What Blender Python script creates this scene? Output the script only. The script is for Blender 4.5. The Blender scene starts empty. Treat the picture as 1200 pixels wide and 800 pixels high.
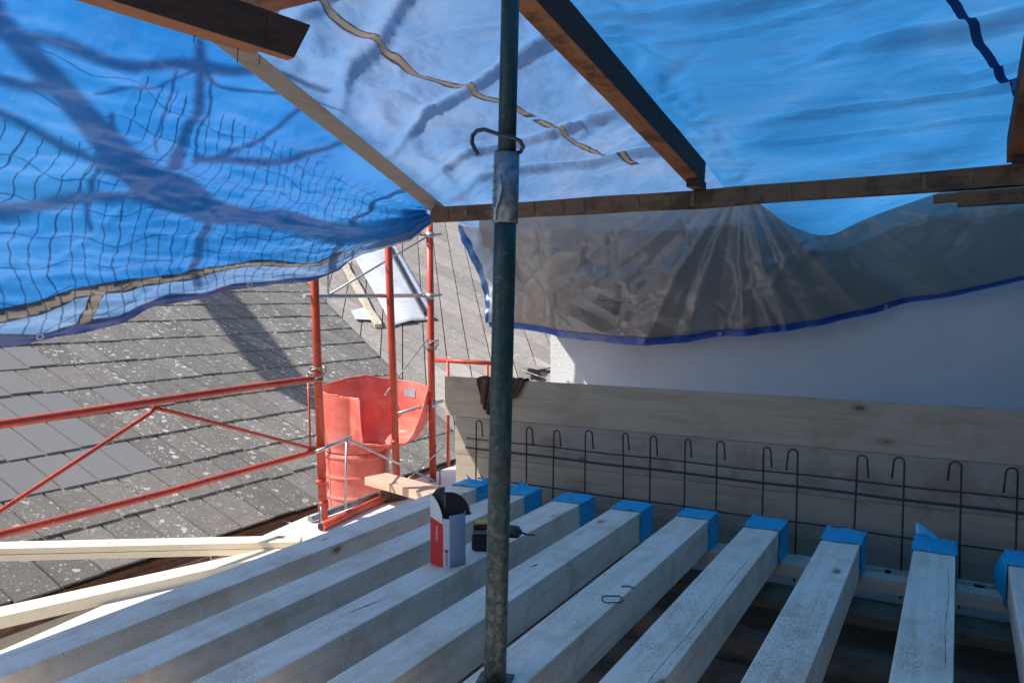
import bpy, bmesh, math, random
from mathutils import Vector, Matrix, noise
random.seed(7)
R=math.radians
sc=bpy.context.scene
col=sc.collection
# ---------------------------------------------------------------- camera
cam=bpy.data.cameras.new('camera'); co=bpy.data.objects.new('camera',cam); col.objects.link(co)
cam.sensor_width=36; cam.lens=36*933/1200; cam.clip_start=0.02; cam.clip_end=2000
co.location=(0,0,1.0); co.rotation_euler=(R(90-3.25),0,R(29.33))
cam.dof.use_dof=False
sc.camera=co
# ---------------------------------------------------------------- world, sun, exposure
SUN=Vector((-1,-.8,1.35)).normalized()      # direction towards the sun
elev=math.asin(SUN.z); az=math.atan2(SUN.x,SUN.y)
w=bpy.data.worlds.new('World'); sc.world=w; w.use_nodes=True
nt=w.node_tree; bg=nt.nodes['Background']
sky=nt.nodes.new('ShaderNodeTexSky'); sky.sky_type='NISHITA'; sky.sun_disc=False
sky.sun_elevation=elev; sky.sun_rotation=az; sky.altitude=200
nt.links.new(sky.outputs[0],bg.inputs[0]); bg.inputs[1].default_value=0.15
sl=bpy.data.lights.new('sun','SUN'); sl.energy=5.0; sl.angle=R(.53); sl.color=(1,.955,.89)
so=bpy.data.objects.new('sun',sl); col.objects.link(so)
so.rotation_euler=SUN.to_track_quat('Z','Y').to_euler(); so.location=(-6,0,8)
sc.view_settings.view_transform='Standard'; sc.view_settings.look='None'
sc.view_settings.exposure=0.4; sc.view_settings.gamma=1
sc.view_settings.use_curve_mapping=False
sc.render.engine='CYCLES'
sc.cycles.max_bounces=10; sc.cycles.transmission_bounces=8; sc.cycles.transparent_max_bounces=12
sc.cycles.diffuse_bounces=6
# ---------------------------------------------------------------- node helpers
def mat(name):
    m=bpy.data.materials.new(name); m.use_nodes=True
    t=m.node_tree; t.nodes.clear()
    out=t.nodes.new('ShaderNodeOutputMaterial')
    return m,t,out
def N(t,typ,**k):
    n=t.nodes.new('ShaderNode'+typ)
    for a,b in k.items():
        if a.startswith('_'): setattr(n,a[1:],b)
        else: n.inputs[a.replace('_',' ')].default_value=b
    return n
def L(t,a,b): t.links.new(a,b)
def ramp(t,fac,stops,interp='LINEAR'):
    n=t.nodes.new('ShaderNodeValToRGB'); n.color_ramp.interpolation=interp
    el=n.color_ramp.elements
    while len(el)<len(stops): el.new(.5)
    for e,(p,c) in zip(el,stops):
        e.position=p; e.color=(c[0],c[1],c[2],1) if hasattr(c,'__len__') else (c,c,c,1)
    L(t,fac,n.inputs[0]); return n.outputs[0]
def mix(t,fac,a,b,blend='MIX'):
    n=t.nodes.new('ShaderNodeMix'); n.data_type='RGBA'; n.blend_type=blend
    for i,v in ((0,fac),(6,a),(7,b)):
        if hasattr(v,'is_linked') or isinstance(v,bpy.types.NodeSocket): L(t,v,n.inputs[i])
        elif i==0: n.inputs[0].default_value=v
        else: n.inputs[i].default_value=(v[0],v[1],v[2],1)
    return n.outputs[2]
def coords(t,scale=(1,1,1),rot=(0,0,0),rnd=True):
    tc=t.nodes.new('ShaderNodeTexCoord'); mp=t.nodes.new('ShaderNodeMapping')
    mp.inputs['Scale'].default_value=scale; mp.inputs['Rotation'].default_value=rot
    L(t,tc.outputs['Object'],mp.inputs[0])
    if rnd:
        oi=t.nodes.new('ShaderNodeObjectInfo'); c=t.nodes.new('ShaderNodeCombineXYZ')
        mu=N(t,'Math',_operation='MULTIPLY'); mu.inputs[1].default_value=37.0
        L(t,oi.outputs['Random'],mu.inputs[0])
        for i in range(3): L(t,mu.outputs[0],c.inputs[i])
        L(t,c.outputs[0],mp.inputs[1])
    return mp.outputs[0]
def noi(t,vec,scale,detail=4,rough=.55,dist=0):
    n=N(t,'TexNoise',Scale=scale,Detail=detail,Roughness=rough,Distortion=dist); L(t,vec,n.inputs['Vector']); return n.outputs['Fac']
def bump(t,h,strength=.3,dist=.01,normal=None):
    b=N(t,'Bump',Strength=strength,Distance=dist); L(t,h,b.inputs['Height'])
    if normal is not None: L(t,normal,b.inputs['Normal'])
    return b.outputs[0]
def principled(t,out,colr,rough=.6,metal=0,nrm=None,spec=.5):
    p=t.nodes.new('ShaderNodeBsdfPrincipled')
    if isinstance(colr,bpy.types.NodeSocket): L(t,colr,p.inputs['Base Color'])
    else: p.inputs['Base Color'].default_value=(*colr,1)
    if isinstance(rough,bpy.types.NodeSocket): L(t,rough,p.inputs['Roughness'])
    else: p.inputs['Roughness'].default_value=rough
    p.inputs['Metallic'].default_value=metal; p.inputs['Specular IOR Level'].default_value=spec
    if nrm is not None: L(t,nrm,p.inputs['Normal'])
    if out is not None: L(t,p.outputs[0],out.inputs[0])
    return p
def simple(name,c,rough=.6,metal=0,var=.15,scale=20,bmp=.2,spec=.5):
    m,t,out=mat(name); v=coords(t)
    f=noi(t,v,scale,5)
    cc=ramp(t,f,[(.3,[x*(1-var) for x in c]),(.7,[min(1,x*(1+var)) for x in c])])
    principled(t,out,cc,rough,metal,bump(t,f,bmp,.004),spec); return m
def wood(name,light,dark,axis='Y',rough=.75,knots=True,stain=None,stain_amt=.5,grain=.5,bmp=.25,specks=None,fine=1.0):
    m,t,out=mat(name)
    i='XYZ'.index(axis)
    sc_=[14,14,14]; sc_[i]=.9
    v=coords(t,sc_); g=noi(t,v,2.2*fine,6,.6,.6)
    sc2=[60,60,60]; sc2[i]=2.5
    v2=coords(t,sc2); g2=noi(t,v2,2.0*fine,3,.6)
    f=N(t,'Math',_operation='MULTIPLY_ADD'); L(t,g2,f.inputs[0]); f.inputs[1].default_value=.5*grain
    L(t,g,f.inputs[2])
    cc=ramp(t,f.outputs[0],[(.35,dark),(.62+.1*grain,light)])
    vb=coords(t); big=noi(t,vb,1.7,3)
    cc=mix(t,ramp(t,big,[(.35,0),(.75,.35)]),cc,[a*.8 for a in light])
    if knots:
        s3=[3.2,3.2,3.2]; s3[i]=1.5
        vk=coords(t,s3); vo=N(t,'TexVoronoi',Scale=1.6); L(t,vk,vo.inputs['Vector'])
        wob=noi(t,vb,40,3)
        ad=N(t,'Math',_operation='MULTIPLY_ADD'); L(t,wob,ad.inputs[0]); ad.inputs[1].default_value=.06; L(t,vo.outputs['Distance'],ad.inputs[2])
        kf=ramp(t,ad.outputs[0],[(.075,.95),(.10,.35),(.16,0)])
        cc=mix(t,kf,cc,[light[0]*.28,light[1]*.2,light[2]*.14])
    if stain:
        st=noi(t,vb,5,7,.7)
        cc=mix(t,ramp(t,st,[(.5,0),(.62,stain_amt)]),cc,stain)
    if specks:
        sp=noi(t,vb,260,3,.7); ar=noi(t,vb,3.5,4,.6)
        a=ramp(t,sp,[(.56,0),(.62,1)]); b=ramp(t,ar,[(.47,0),(.6,1)])
        mu=N(t,'Math',_operation='MULTIPLY'); L(t,a,mu.inputs[0]); L(t,b,mu.inputs[1])
        cc=mix(t,mu.outputs[0],cc,specks)
        # scattered dirt blotches and pencil-dark scratches
        d=noi(t,vb,38,6,.75); cc=mix(t,ramp(t,d,[(.62,0),(.72,.45)]),cc,[light[0]*.35,light[1]*.33,light[2]*.33])
    principled(t,out,cc,rough,0,bump(t,f.outputs[0],bmp,.004),.3)
    return m
def paint_metal(name,c,rust,rough=.45,amt=.5,scale=14,worn=(.6,.6,.62),dust=False):
    m,t,out=mat(name); v=coords(t)
    f=noi(t,v,scale,7,.7); cc=ramp(t,noi(t,v,5,4),[(.3,[x*.75 for x in c]),(.7,[min(1,x*1.2) for x in c])])
    cc=mix(t,ramp(t,f,[(.56,0),(.64,amt)]),cc,rust)
    f2=noi(t,v,scale*3,5,.7); cc=mix(t,ramp(t,f2,[(.61,0),(.67,.75)]),cc,worn)
    if dust:
        tc=t.nodes.new('ShaderNodeTexCoord'); sp=t.nodes.new('ShaderNodeSeparateXYZ'); L(t,tc.outputs['Object'],sp.inputs[0])
        zz=ramp(t,sp.outputs[2],[(0,1),(.75,.25),(1,.12)]); f4=ramp(t,noi(t,v,42,6,.8),[(.46,0),(.60,.75)])
        mu=N(t,'Math',_operation='MULTIPLY'); L(t,zz,mu.inputs[0]); L(t,f4,mu.inputs[1]); cc=mix(t,mu.outputs[0],cc,(.20,.19,.18))
        st=noi(t,coords(t,(30,30,3)),1.5,4,.7); cc=mix(t,ramp(t,st,[(.58,0),(.66,.5)]),cc,(.07,.085,.085))
    principled(t,out,cc,rough,0,bump(t,f,.25,.002),.5); return m
M={}
M['joist']=wood('spruce_joist',(.93,.84,.72),(.72,.59,.44),'Y',.6,stain=(.50,.36,.22),stain_amt=.35,specks=(.42,.27,.13),bmp=.12)
M['fresh']=wood('fresh_spruce',(.86,.75,.56),(.78,.64,.43),'X',.55,bmp=.1)
M['reddish']=wood('reddish_plank',(.62,.43,.31),(.48,.31,.20),'X',.6,bmp=.15)
M['ledger']=wood('ledger_spruce',(.62,.56,.46),(.48,.41,.31),'X',.6,bmp=.12)
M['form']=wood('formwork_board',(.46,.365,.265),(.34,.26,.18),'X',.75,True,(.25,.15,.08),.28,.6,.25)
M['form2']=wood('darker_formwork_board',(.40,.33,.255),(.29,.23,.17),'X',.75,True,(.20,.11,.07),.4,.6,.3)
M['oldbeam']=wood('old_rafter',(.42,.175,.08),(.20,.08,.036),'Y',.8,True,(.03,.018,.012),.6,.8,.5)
M['oldside']=wood('dark_rafter_side',(.075,.045,.034),(.022,.014,.011),'Y',.8,False,(.08,.045,.03),.4,.8,.4)  # nearly black sides, darker than the under face
M['oldx']=wood('old_tile_batten',(.24,.13,.072),(.09,.052,.034),'X',.85,True,(.03,.022,.018),.6,.8,.5)
M['olddeck']=wood('old_floor_timber',(.20,.155,.12),(.085,.065,.05),'X',.85,True,(.04,.032,.027),.5,.9,.6)
M['batten']=wood('grey_batten',(.55,.44,.33),(.36,.27,.19),'Y',.8,False,None,0,.6,.3)
M['teal']=paint_metal('green_prop_paint',(.006,.040,.040),(.05,.035,.028),.45,.7,26,(.15,.17,.17),True)
M['red']=paint_metal('red_scaffold_paint',(.56,.07,.032),(.22,.05,.03),.4,.8,24,(.62,.38,.32))
M['galv']=simple('galvanised_steel',(.50,.51,.52),.42,.75,.3,60,.15)
M['galvdark']=simple('worn_galvanised_sleeve',(.22,.26,.30),.45,.6,.5,45,.4)
M['rebar']=simple('rebar_steel',(.055,.050,.052),.55,.5,.4,90,.4)
M['wire']=simple('tie_wire',(.42,.40,.38),.45,.7,.3,90,.2)
M['chain']=simple('chain_steel',(.25,.24,.23),.5,.7,.3,90,.2)
M['black']=simple('black_plastic',(.012,.012,.013),.45,0,.3,60,.15)
M['yellow']=simple('yellow_plastic',(.75,.42,.02),.45,0,.1,60,.1)
M['darksteel']=simple('dark_steel',(.09,.09,.10),.35,.8,.3,60,.1)
M['gutter']=simple('brown_gutter_metal',(.13,.075,.055),.5,.3,.35,18,.3)
M['sheet']=simple('bare_zinc_sheet',(.55,.57,.60),.5,.2,.12,8,.15)
M['mortar']=simple('mortar_strip',(.50,.42,.33),.9,0,.3,18,.6)
M['towel']=simple('brown_cloth',(.13,.065,.05),.95,0,.4,70,.6,.1)
M['bark']=simple('bark',(.09,.07,.05),.9,0,.4,30,.8)
M['netting']=simple('netting_cord',(.03,.05,.04),.8,0,.2,30,.1)
M['white_wall_solid']=None
def stucco(name,c,scale=150,b=.5):
    m,t,out=mat(name); v=coords(t,rnd=False)
    f=noi(t,v,scale,5,.7); g=noi(t,v,2.2,5,.6)
    cc=ramp(t,g,[(.3,[x*.88 for x in c]),(.7,c)])
    vo=N(t,'TexVoronoi',Scale=scale*.6); L(t,v,vo.inputs['Vector'])
    ad=N(t,'Math',_operation='ADD'); L(t,f,ad.inputs[0]); L(t,vo.outputs['Distance'],ad.inputs[1])
    principled(t,out,cc,.9,0,bump(t,ad.outputs[0],b,.006),.2); return m
M['stucco']=stucco('white_render',(.70,.685,.68),90,.28)
M['parapet']=stucco('pale_screed',(.84,.81,.75),70,.3)
M['ground']=stucco('yard_ground',(.16,.15,.13),8,.5)
M['brick']=stucco('bare_brown_masonry',(.46,.37,.28),30,.6)
M['darkwall']=stucco('dark_bare_masonry',(.13,.11,.10),40,.6)
M['house']=stucco('grey_render',(.45,.43,.40),60,.4)
def tarp_mat(name,cols,rough=.38,transl=.7,clear=0.0,crease=.6,weave=True,gloss=.10,back=None,stretch=(1,1,1)):
    """woven polyethylene sheet: light scatters through it"""
    m,t,out=mat(name); v=coords(t,rnd=False)
    vs=coords(t,stretch,rnd=False)
    f=noi(t,v,1.3,4,.55,.5); cc=ramp(t,f,[(.28,cols[0]),(.5,cols[1]),(.78,cols[2])])
    f2=noi(t,v,26,5,.7,1.5)                          # scuffs
    cc=mix(t,ramp(t,f2,[(.5,0),(.75,.22)]),cc,cols[2])
    if back is not None:
        pass
    # soft folds, faceted crumples and the fine weave
    nz=noi(t,v,3.0,4,.55,.3); n1=bump(t,nz,.35*crease,.04)
    vo=N(t,'TexVoronoi',Scale=7.0); vo.feature='F1'
    wr=N(t,'TexNoise',Scale=3.0,Detail=3.0); L(t,vs,wr.inputs['Vector'])
    mx=N(t,'VectorMath',_operation='MULTIPLY_ADD'); L(t,wr.outputs['Color'],mx.inputs[0]); mx.inputs[1].default_value=(.5,.5,.5); L(t,vs,mx.inputs[2]); L(t,mx.outputs[0],vo.inputs['Vector'])
    n1=bump(t,vo.outputs['Distance'],.22*crease,.018,n1)
    lines=None                                        # long thin creases running three ways
    for rot,sc_,off_ in (((.5,.2,.7),(2.2,16,5),0),((-.3,.6,-.6),(2.0,13,6),3),((.2,-.5,1.5),(1.8,15,9),7)):
        vr=coords(t,sc_,rot,rnd=False); nn=noi(t,vr,.42,1.5,.5,.2)
        a=N(t,'Math',_operation='SUBTRACT'); L(t,nn,a.inputs[0]); a.inputs[1].default_value=.5
        b2=N(t,'Math',_operation='ABSOLUTE'); L(t,a.outputs[0],b2.inputs[0]); rr_=ramp(t,b2.outputs[0],[(0,1),(.035,0)])
        n1=bump(t,rr_,.09*crease,.006,n1)
        if lines is None: lines=rr_
        else:
            mm=N(t,'Math',_operation='MAXIMUM'); L(t,lines,mm.inputs[0]); L(t,rr_,mm.inputs[1]); lines=mm.outputs[0]
    v3=noi(t,v,30,5,.65,.8); n2=bump(t,v3,.22*crease,.008,n1)
    vf=N(t,'TexVoronoi',Scale=24.0); L(t,v,vf.inputs['Vector']); n2=bump(t,vf.outputs['Distance'],.16*crease,.006,n2)
    area=noi(t,v,2.3,3,.6); ar=ramp(t,area,[(.45,0),(.66,.10)])
    ml=N(t,'Math',_operation='MULTIPLY'); L(t,lines,ml.inputs[0]); L(t,ar,ml.inputs[1])
    cr=mix(t,ml.outputs[0],cc,[min(1,c*1.0+.12) for c in cols[2]])
    wv=N(t,'TexWave',Scale=38.0); wv.bands_direction='Y'; L(t,v,wv.inputs['Vector']); wv.inputs['Distortion'].default_value=1.5
    cr=mix(t,ramp(t,wv.outputs['Fac'],[(0,.05),(1,0)]),cr,cols[0])
    d=N(t,'BsdfDiffuse'); tr=N(t,'BsdfTranslucent'); gl=N(t,'BsdfGlossy',Roughness=rough)
    L(t,cr,d.inputs[0]); L(t,cr,tr.inputs[0]); gl.inputs[0].default_value=(.8,.85,.9,1)
    for b in (d,tr,gl): L(t,n2,b.inputs['Normal'])
    m1=N(t,'MixShader'); m1.inputs[0].default_value=transl; L(t,d.outputs[0],m1.inputs[1]); L(t,tr.outputs[0],m1.inputs[2])
    m2=N(t,'MixShader'); m2.inputs[0].default_value=gloss; L(t,m1.outputs[0],m2.inputs[1]); L(t,gl.outputs[0],m2.inputs[2])
    last=m2
    if clear:
        tp=N(t,'BsdfTransparent'); m3=N(t,'MixShader'); m3.inputs[0].default_value=clear
        L(t,m2.outputs[0],m3.inputs[1]); L(t,tp.outputs[0],m3.inputs[2]); last=m3
    L(t,last.outputs[0],out.inputs[0]); return m
M['tarp_blue']=tarp_mat('blue_tarpaulin',[(.020,.155,.38),(.032,.205,.48),(.10,.27,.51)],crease=.75,stretch=(.7,2.6,1.5))
M['tarp_left']=tarp_mat('blue_tarpaulin_side',[(.010,.120,.36),(.015,.165,.47),(.05,.23,.51)],crease=.8,stretch=(1,.7,2.6))
M['tarp_pale']=tarp_mat('painted_sunlit_blue_tarpaulin',[(.06,.20,.44),(.13,.26,.47),(.27,.33,.47)],crease=.9,stretch=(1,1.6,1.5))  # paler sheet colour paints in the stronger sun on the left roof panel
M['tarp_bounce']=tarp_mat('painted_bounce_tarpaulin_edge',[(.06,.17,.37),(.11,.22,.41),(.18,.28,.43)],crease=.5)  # bounce light from the sunlit roof painted in as a paler blue
M['tarp_grey']=tarp_mat('grey_brown_tarpaulin',[(.26,.20,.15),(.32,.25,.19),(.39,.32,.26)],rough=.38,transl=.45,clear=.10,crease=.8,gloss=.16)
M['hem_blue']=tarp_mat('blue_hem_band',[(.004,.018,.10),(.006,.024,.13),(.012,.04,.18)],transl=.35,crease=.3)
M['hem_bright']=tarp_mat('bright_blue_hem_band',[(.015,.075,.42),(.02,.10,.52),(.04,.14,.6)],transl=.4,crease=.3)
M['seam']=tarp_mat('brown_seam_tape',[(.14,.115,.095),(.175,.145,.12),(.22,.18,.15)],transl=.7,crease=.3)
M['tape']=tarp_mat('blue_foil_tape',[(.004,.42,.74),(.006,.49,.82),(.03,.58,.88)],rough=.3,transl=.1,crease=1.3,gloss=.14)
M['chute']=None
def chute_mat():
    m,t,out=mat('faded_red_plastic'); v=coords(t)
    f=noi(t,v,4,6,.7); cc=ramp(t,f,[(.3,(.84,.14,.10)),(.5,(.87,.25,.19)),(.72,(.9,.50,.43))])
    sc_=noi(t,v,30,5,.7); cc=mix(t,ramp(t,sc_,[(.6,0),(.72,.35)]),cc,(.8,.55,.5))
    p=principled(t,None,cc,.45,0,bump(t,sc_,.2,.002),.4); tr=N(t,'BsdfTranslucent'); L(t,cc,tr.inputs[0])
    ms=N(t,'MixShader'); ms.inputs[0].default_value=.28; L(t,p.outputs[0],ms.inputs[1]); L(t,tr.outputs[0],ms.inputs[2]); L(t,ms.outputs[0],out.inputs[0]); return m
M['chute']=chute_mat()
def slate_mat(name,base,lich=1.0):
    m,t,out=mat(name); v=coords(t,rnd=False)
    at=t.nodes.new('ShaderNodeAttribute'); at.attribute_name='tone'
    sep=t.nodes.new('ShaderNodeSeparateColor'); L(t,at.outputs['Color'],sep.inputs[0])
    g=noi(t,v,90,5,.8); g3=noi(t,v,9,5,.6)
    c=ramp(t,g,[(.35,[x*.55 for x in base]),(.65,[x*1.35 for x in base])])
    c=mix(t,ramp(t,g3,[(.4,0),(.7,.5)]),c,[x*.62 for x in base])
    c=mix(t,.55,c,sep.outputs[0],'OVERLAY')
    def lichen(scale,r0,r1,thr):
        vo=N(t,'TexVoronoi',Scale=scale); vo.inputs['Randomness'].default_value=1
        dis=N(t,'TexNoise',Scale=scale*2.5,Detail=4.0); L(t,v,dis.inputs['Vector'])
        mx=N(t,'VectorMath',_operation='MULTIPLY_ADD'); L(t,dis.outputs['Color'],mx.inputs[0]); mx.inputs[1].default_value=(.9/scale,)*3; L(t,v,mx.inputs[2])
        L(t,mx.outputs[0],vo.inputs['Vector'])
        ring=ramp(t,vo.outputs['Distance'],[(r0-.05,0),(r0,1),(r1,1),(r1+.04,0)])
        s2=t.nodes.new('ShaderNodeSeparateColor'); L(t,vo.outputs['Color'],s2.inputs[0])
        on=ramp(t,s2.outputs[0],[(thr,0),(thr+.02,1)],'LINEAR')
        mu=N(t,'Math',_operation='MULTIPLY'); L(t,ring,mu.inputs[0]); L(t,on,mu.inputs[1]); return mu.outputs[0]
    l1=lichen(13,.14,.27,.60); l2=lichen(38,.0,.26,.62)
    l=N(t,'Math',_operation='MAXIMUM'); L(t,l1,l.inputs[0]); L(t,l2,l.inputs[1])
    k=N(t,'Math',_operation='MULTIPLY'); L(t,l.outputs[0],k.inputs[0]); L(t,sep.outputs[1],k.inputs[1])
    k2=N(t,'Math',_operation='MULTIPLY'); L(t,k.outputs[0],k2.inputs[0]); k2.inputs[1].default_value=1.0*lich
    c=mix(t,k2.outputs[0],c,(.62,.61,.57))
    # clean replacement slates: smooth blue grey
    c=mix(t,sep.outputs[2],c,(.20,.198,.198))
    principled(t,out,c,.85,0,bump(t,g,.35,.006),.25); return m
M['slate']=slate_mat('weathered_slate',(.20,.185,.165))
M['slate2']=slate_mat('brownish_slate',(.30,.27,.245),.6)
# ---------------------------------------------------------------- mesh helpers
class MB:
    def __init__(s): s.v=[]; s.f=[]; s.sm=[]; s.col=[]
    def add(s,vs,fs,smooth=False,colr=None):
        b=len(s.v); s.v+= [tuple(x) for x in vs]; s.f+=[tuple(i+b for i in f) for f in fs]; s.sm+=[smooth]*len(fs); s.col+=[colr]*len(fs)
        return s
    def box(s,lo,hi,mtx=None,colr=None):
        (a,b,c),(d,e,f)=lo,hi
        vs=[Vector(p) for p in ((a,b,c),(d,b,c),(d,e,c),(a,e,c),(a,b,f),(d,b,f),(d,e,f),(a,e,f))]
        if mtx: vs=[mtx@p for p in vs]
        return s.add(vs,[(3,2,1,0),(4,5,6,7),(0,1,5,4),(1,2,6,5),(2,3,7,6),(3,0,4,7)],False,colr)
    def beam(s,p,q,w,h,up=(0,0,1),seg=1,wob=0):
        """rectangular bar from p to q (centre line), w across, h along up"""
        p=Vector(p); q=Vector(q); d=(q-p).normalized(); u=Vector(up); r=d.cross(u).normalized(); u=r.cross(d)
        vs=[];fs=[]
        for i in range(seg+1):
            c=p.lerp(q,i/seg)
            for a,b in ((-1,-1),(1,-1),(1,1),(-1,1)):
                k=1+wob*noise.noise(c*3+Vector((a*5,b*7,0)))
                vs.append(c+r*a*w/2*k+u*b*h/2*k)
        for i in range(seg):
            for j in range(4):
                k=(j+1)%4; fs.append((i*4+j,i*4+4+j,i*4+4+k,i*4+k))
        fs.append((0,1,2,3)); n=seg*4; fs.append((n+3,n+2,n+1,n))
        return s.add(vs,fs)
    def tube(s,pts,r,n=12,cap=True,hollow=False):
        pts=[Vector(p) for p in pts]; rs=r if hasattr(r,'__len__') else [r]*len(pts)
        vs=[];fs=[]; prev=None
        for i,p in enumerate(pts):
            d=(pts[min(i+1,len(pts)-1)]-pts[max(i-1,0)]).normalized()
            if prev is None:
                a=Vector((0,0,1)) if abs(d.z)<.9 else Vector((1,0,0)); x=d.cross(a).normalized()
            else: x=(prev-d*prev.dot(d)).normalized()
            prev=x; y=d.cross(x)
            for j in range(n):
                t=2*math.pi*j/n; vs.append(p+(x*math.cos(t)+y*math.sin(t))*rs[i])
        for i in range(len(pts)-1):
            for j in range(n):
                k=(j+1)%n; fs.append((i*n+j,i*n+k,(i+1)*n+k,(i+1)*n+j))
        s.add(vs,fs,True)
        if cap:
            b=len(s.v)-len(vs)
            s.f+= [tuple(b+j for j in reversed(range(n))),tuple(b+(len(pts)-1)*n+j for j in range(n))]; s.sm+=[False]*2; s.col+=[None]*2
        return s
    def grid(s,fn,nu,nv,smooth=True,skip=None):
        vs=[fn(i/nu,j/nv) for j in range(nv+1) for i in range(nu+1)]
        fs=[(j*(nu+1)+i,j*(nu+1)+i+1,(j+1)*(nu+1)+i+1,(j+1)*(nu+1)+i) for j in range(nv) for i in range(nu) if not (skip and skip((i+.5)/nu,(j+.5)/nv))]
        return s.add(vs,fs,smooth)
    def build(s,name,m,parent=None,bevel=0,solid=0,loc=None):
        me=bpy.data.meshes.new(name); 
        o=Vector(parent['_w']) if parent is not None and '_w' in parent else Vector((0,0,0))
        l=Vector(loc) if loc is not None else Vector((0,0,0))
        me.from_pydata([tuple(Vector(v)-o-l) for v in s.v],[],s.f)
        me.polygons.foreach_set('use_smooth',s.sm)
        if any(c is not None for c in s.col):
            ca=me.color_attributes.new('tone','FLOAT_COLOR','CORNER')
            for p,c in zip(me.polygons,s.col):
                for li in p.loop_indices: ca.data[li].color=(*(c or (.5,1,0)),1)
        me.materials.append(m); me.update()
        ob=bpy.data.objects.new(name,me); col.objects.link(ob)
        ob.location=l
        if parent is not None: ob.parent=parent; ob.location=l
        if parent is None and loc is not None: pass
        ob['_w']=tuple(o+l)
        if solid:
            md=ob.modifiers.new('thickness','SOLIDIFY'); md.thickness=solid; md.offset=0
        if bevel:
            md=ob.modifiers.new('bevel','BEVEL'); md.width=bevel; md.segments=2; md.limit_method='ANGLE'
        return ob
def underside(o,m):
    """give the under face of an old timber a second material"""
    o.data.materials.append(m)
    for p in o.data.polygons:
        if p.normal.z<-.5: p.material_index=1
def thing(name,label,cat,loc,group=None):
    o=bpy.data.objects.new(name,None); col.objects.link(o); o.location=loc; o.empty_display_size=.1
    o['_w']=tuple(loc); o['label']=label; o['category']=cat
    if group: o['group']=group
    return o
def tag(o,label,cat,group=None,kind=None):
    o['label']=label; o['category']=cat
    if group: o['group']=group
    if kind: o['kind']=kind
    return o
def struct(o): o['kind']='structure'; return o
def fb(p,sc_=1,seed=0,oc=3):
    return noise.fractal(Vector(p)*sc_+Vector((seed*3.1,seed*7.7,seed)),.6,2.0,oc)
def interp(xs,ys,x):
    if x<=xs[0]: return ys[0]
    for a,b,c,d in zip(xs,xs[1:],ys,ys[1:]):
        if x<=b: return c+(d-c)*(x-a)/(b-a)
    return ys[-1]
HEM= [[-3.15, 0.4, 0.8], [-3.15, 1.492, 0.832], [-3.15, 1.667, 0.839], [-3.15, 1.862, 0.861], [-3.15, 2.12, 0.909], [-3.15, 2.417, 0.988], [-3.15, 2.926, 1.044], [-3.15, 3.348, 1.1], [-3.1, 3.668, 1.206], [-3.02, 3.833, 1.287], [-2.94, 3.957, 1.359], [-2.83, 4.091, 1.489]]
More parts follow.
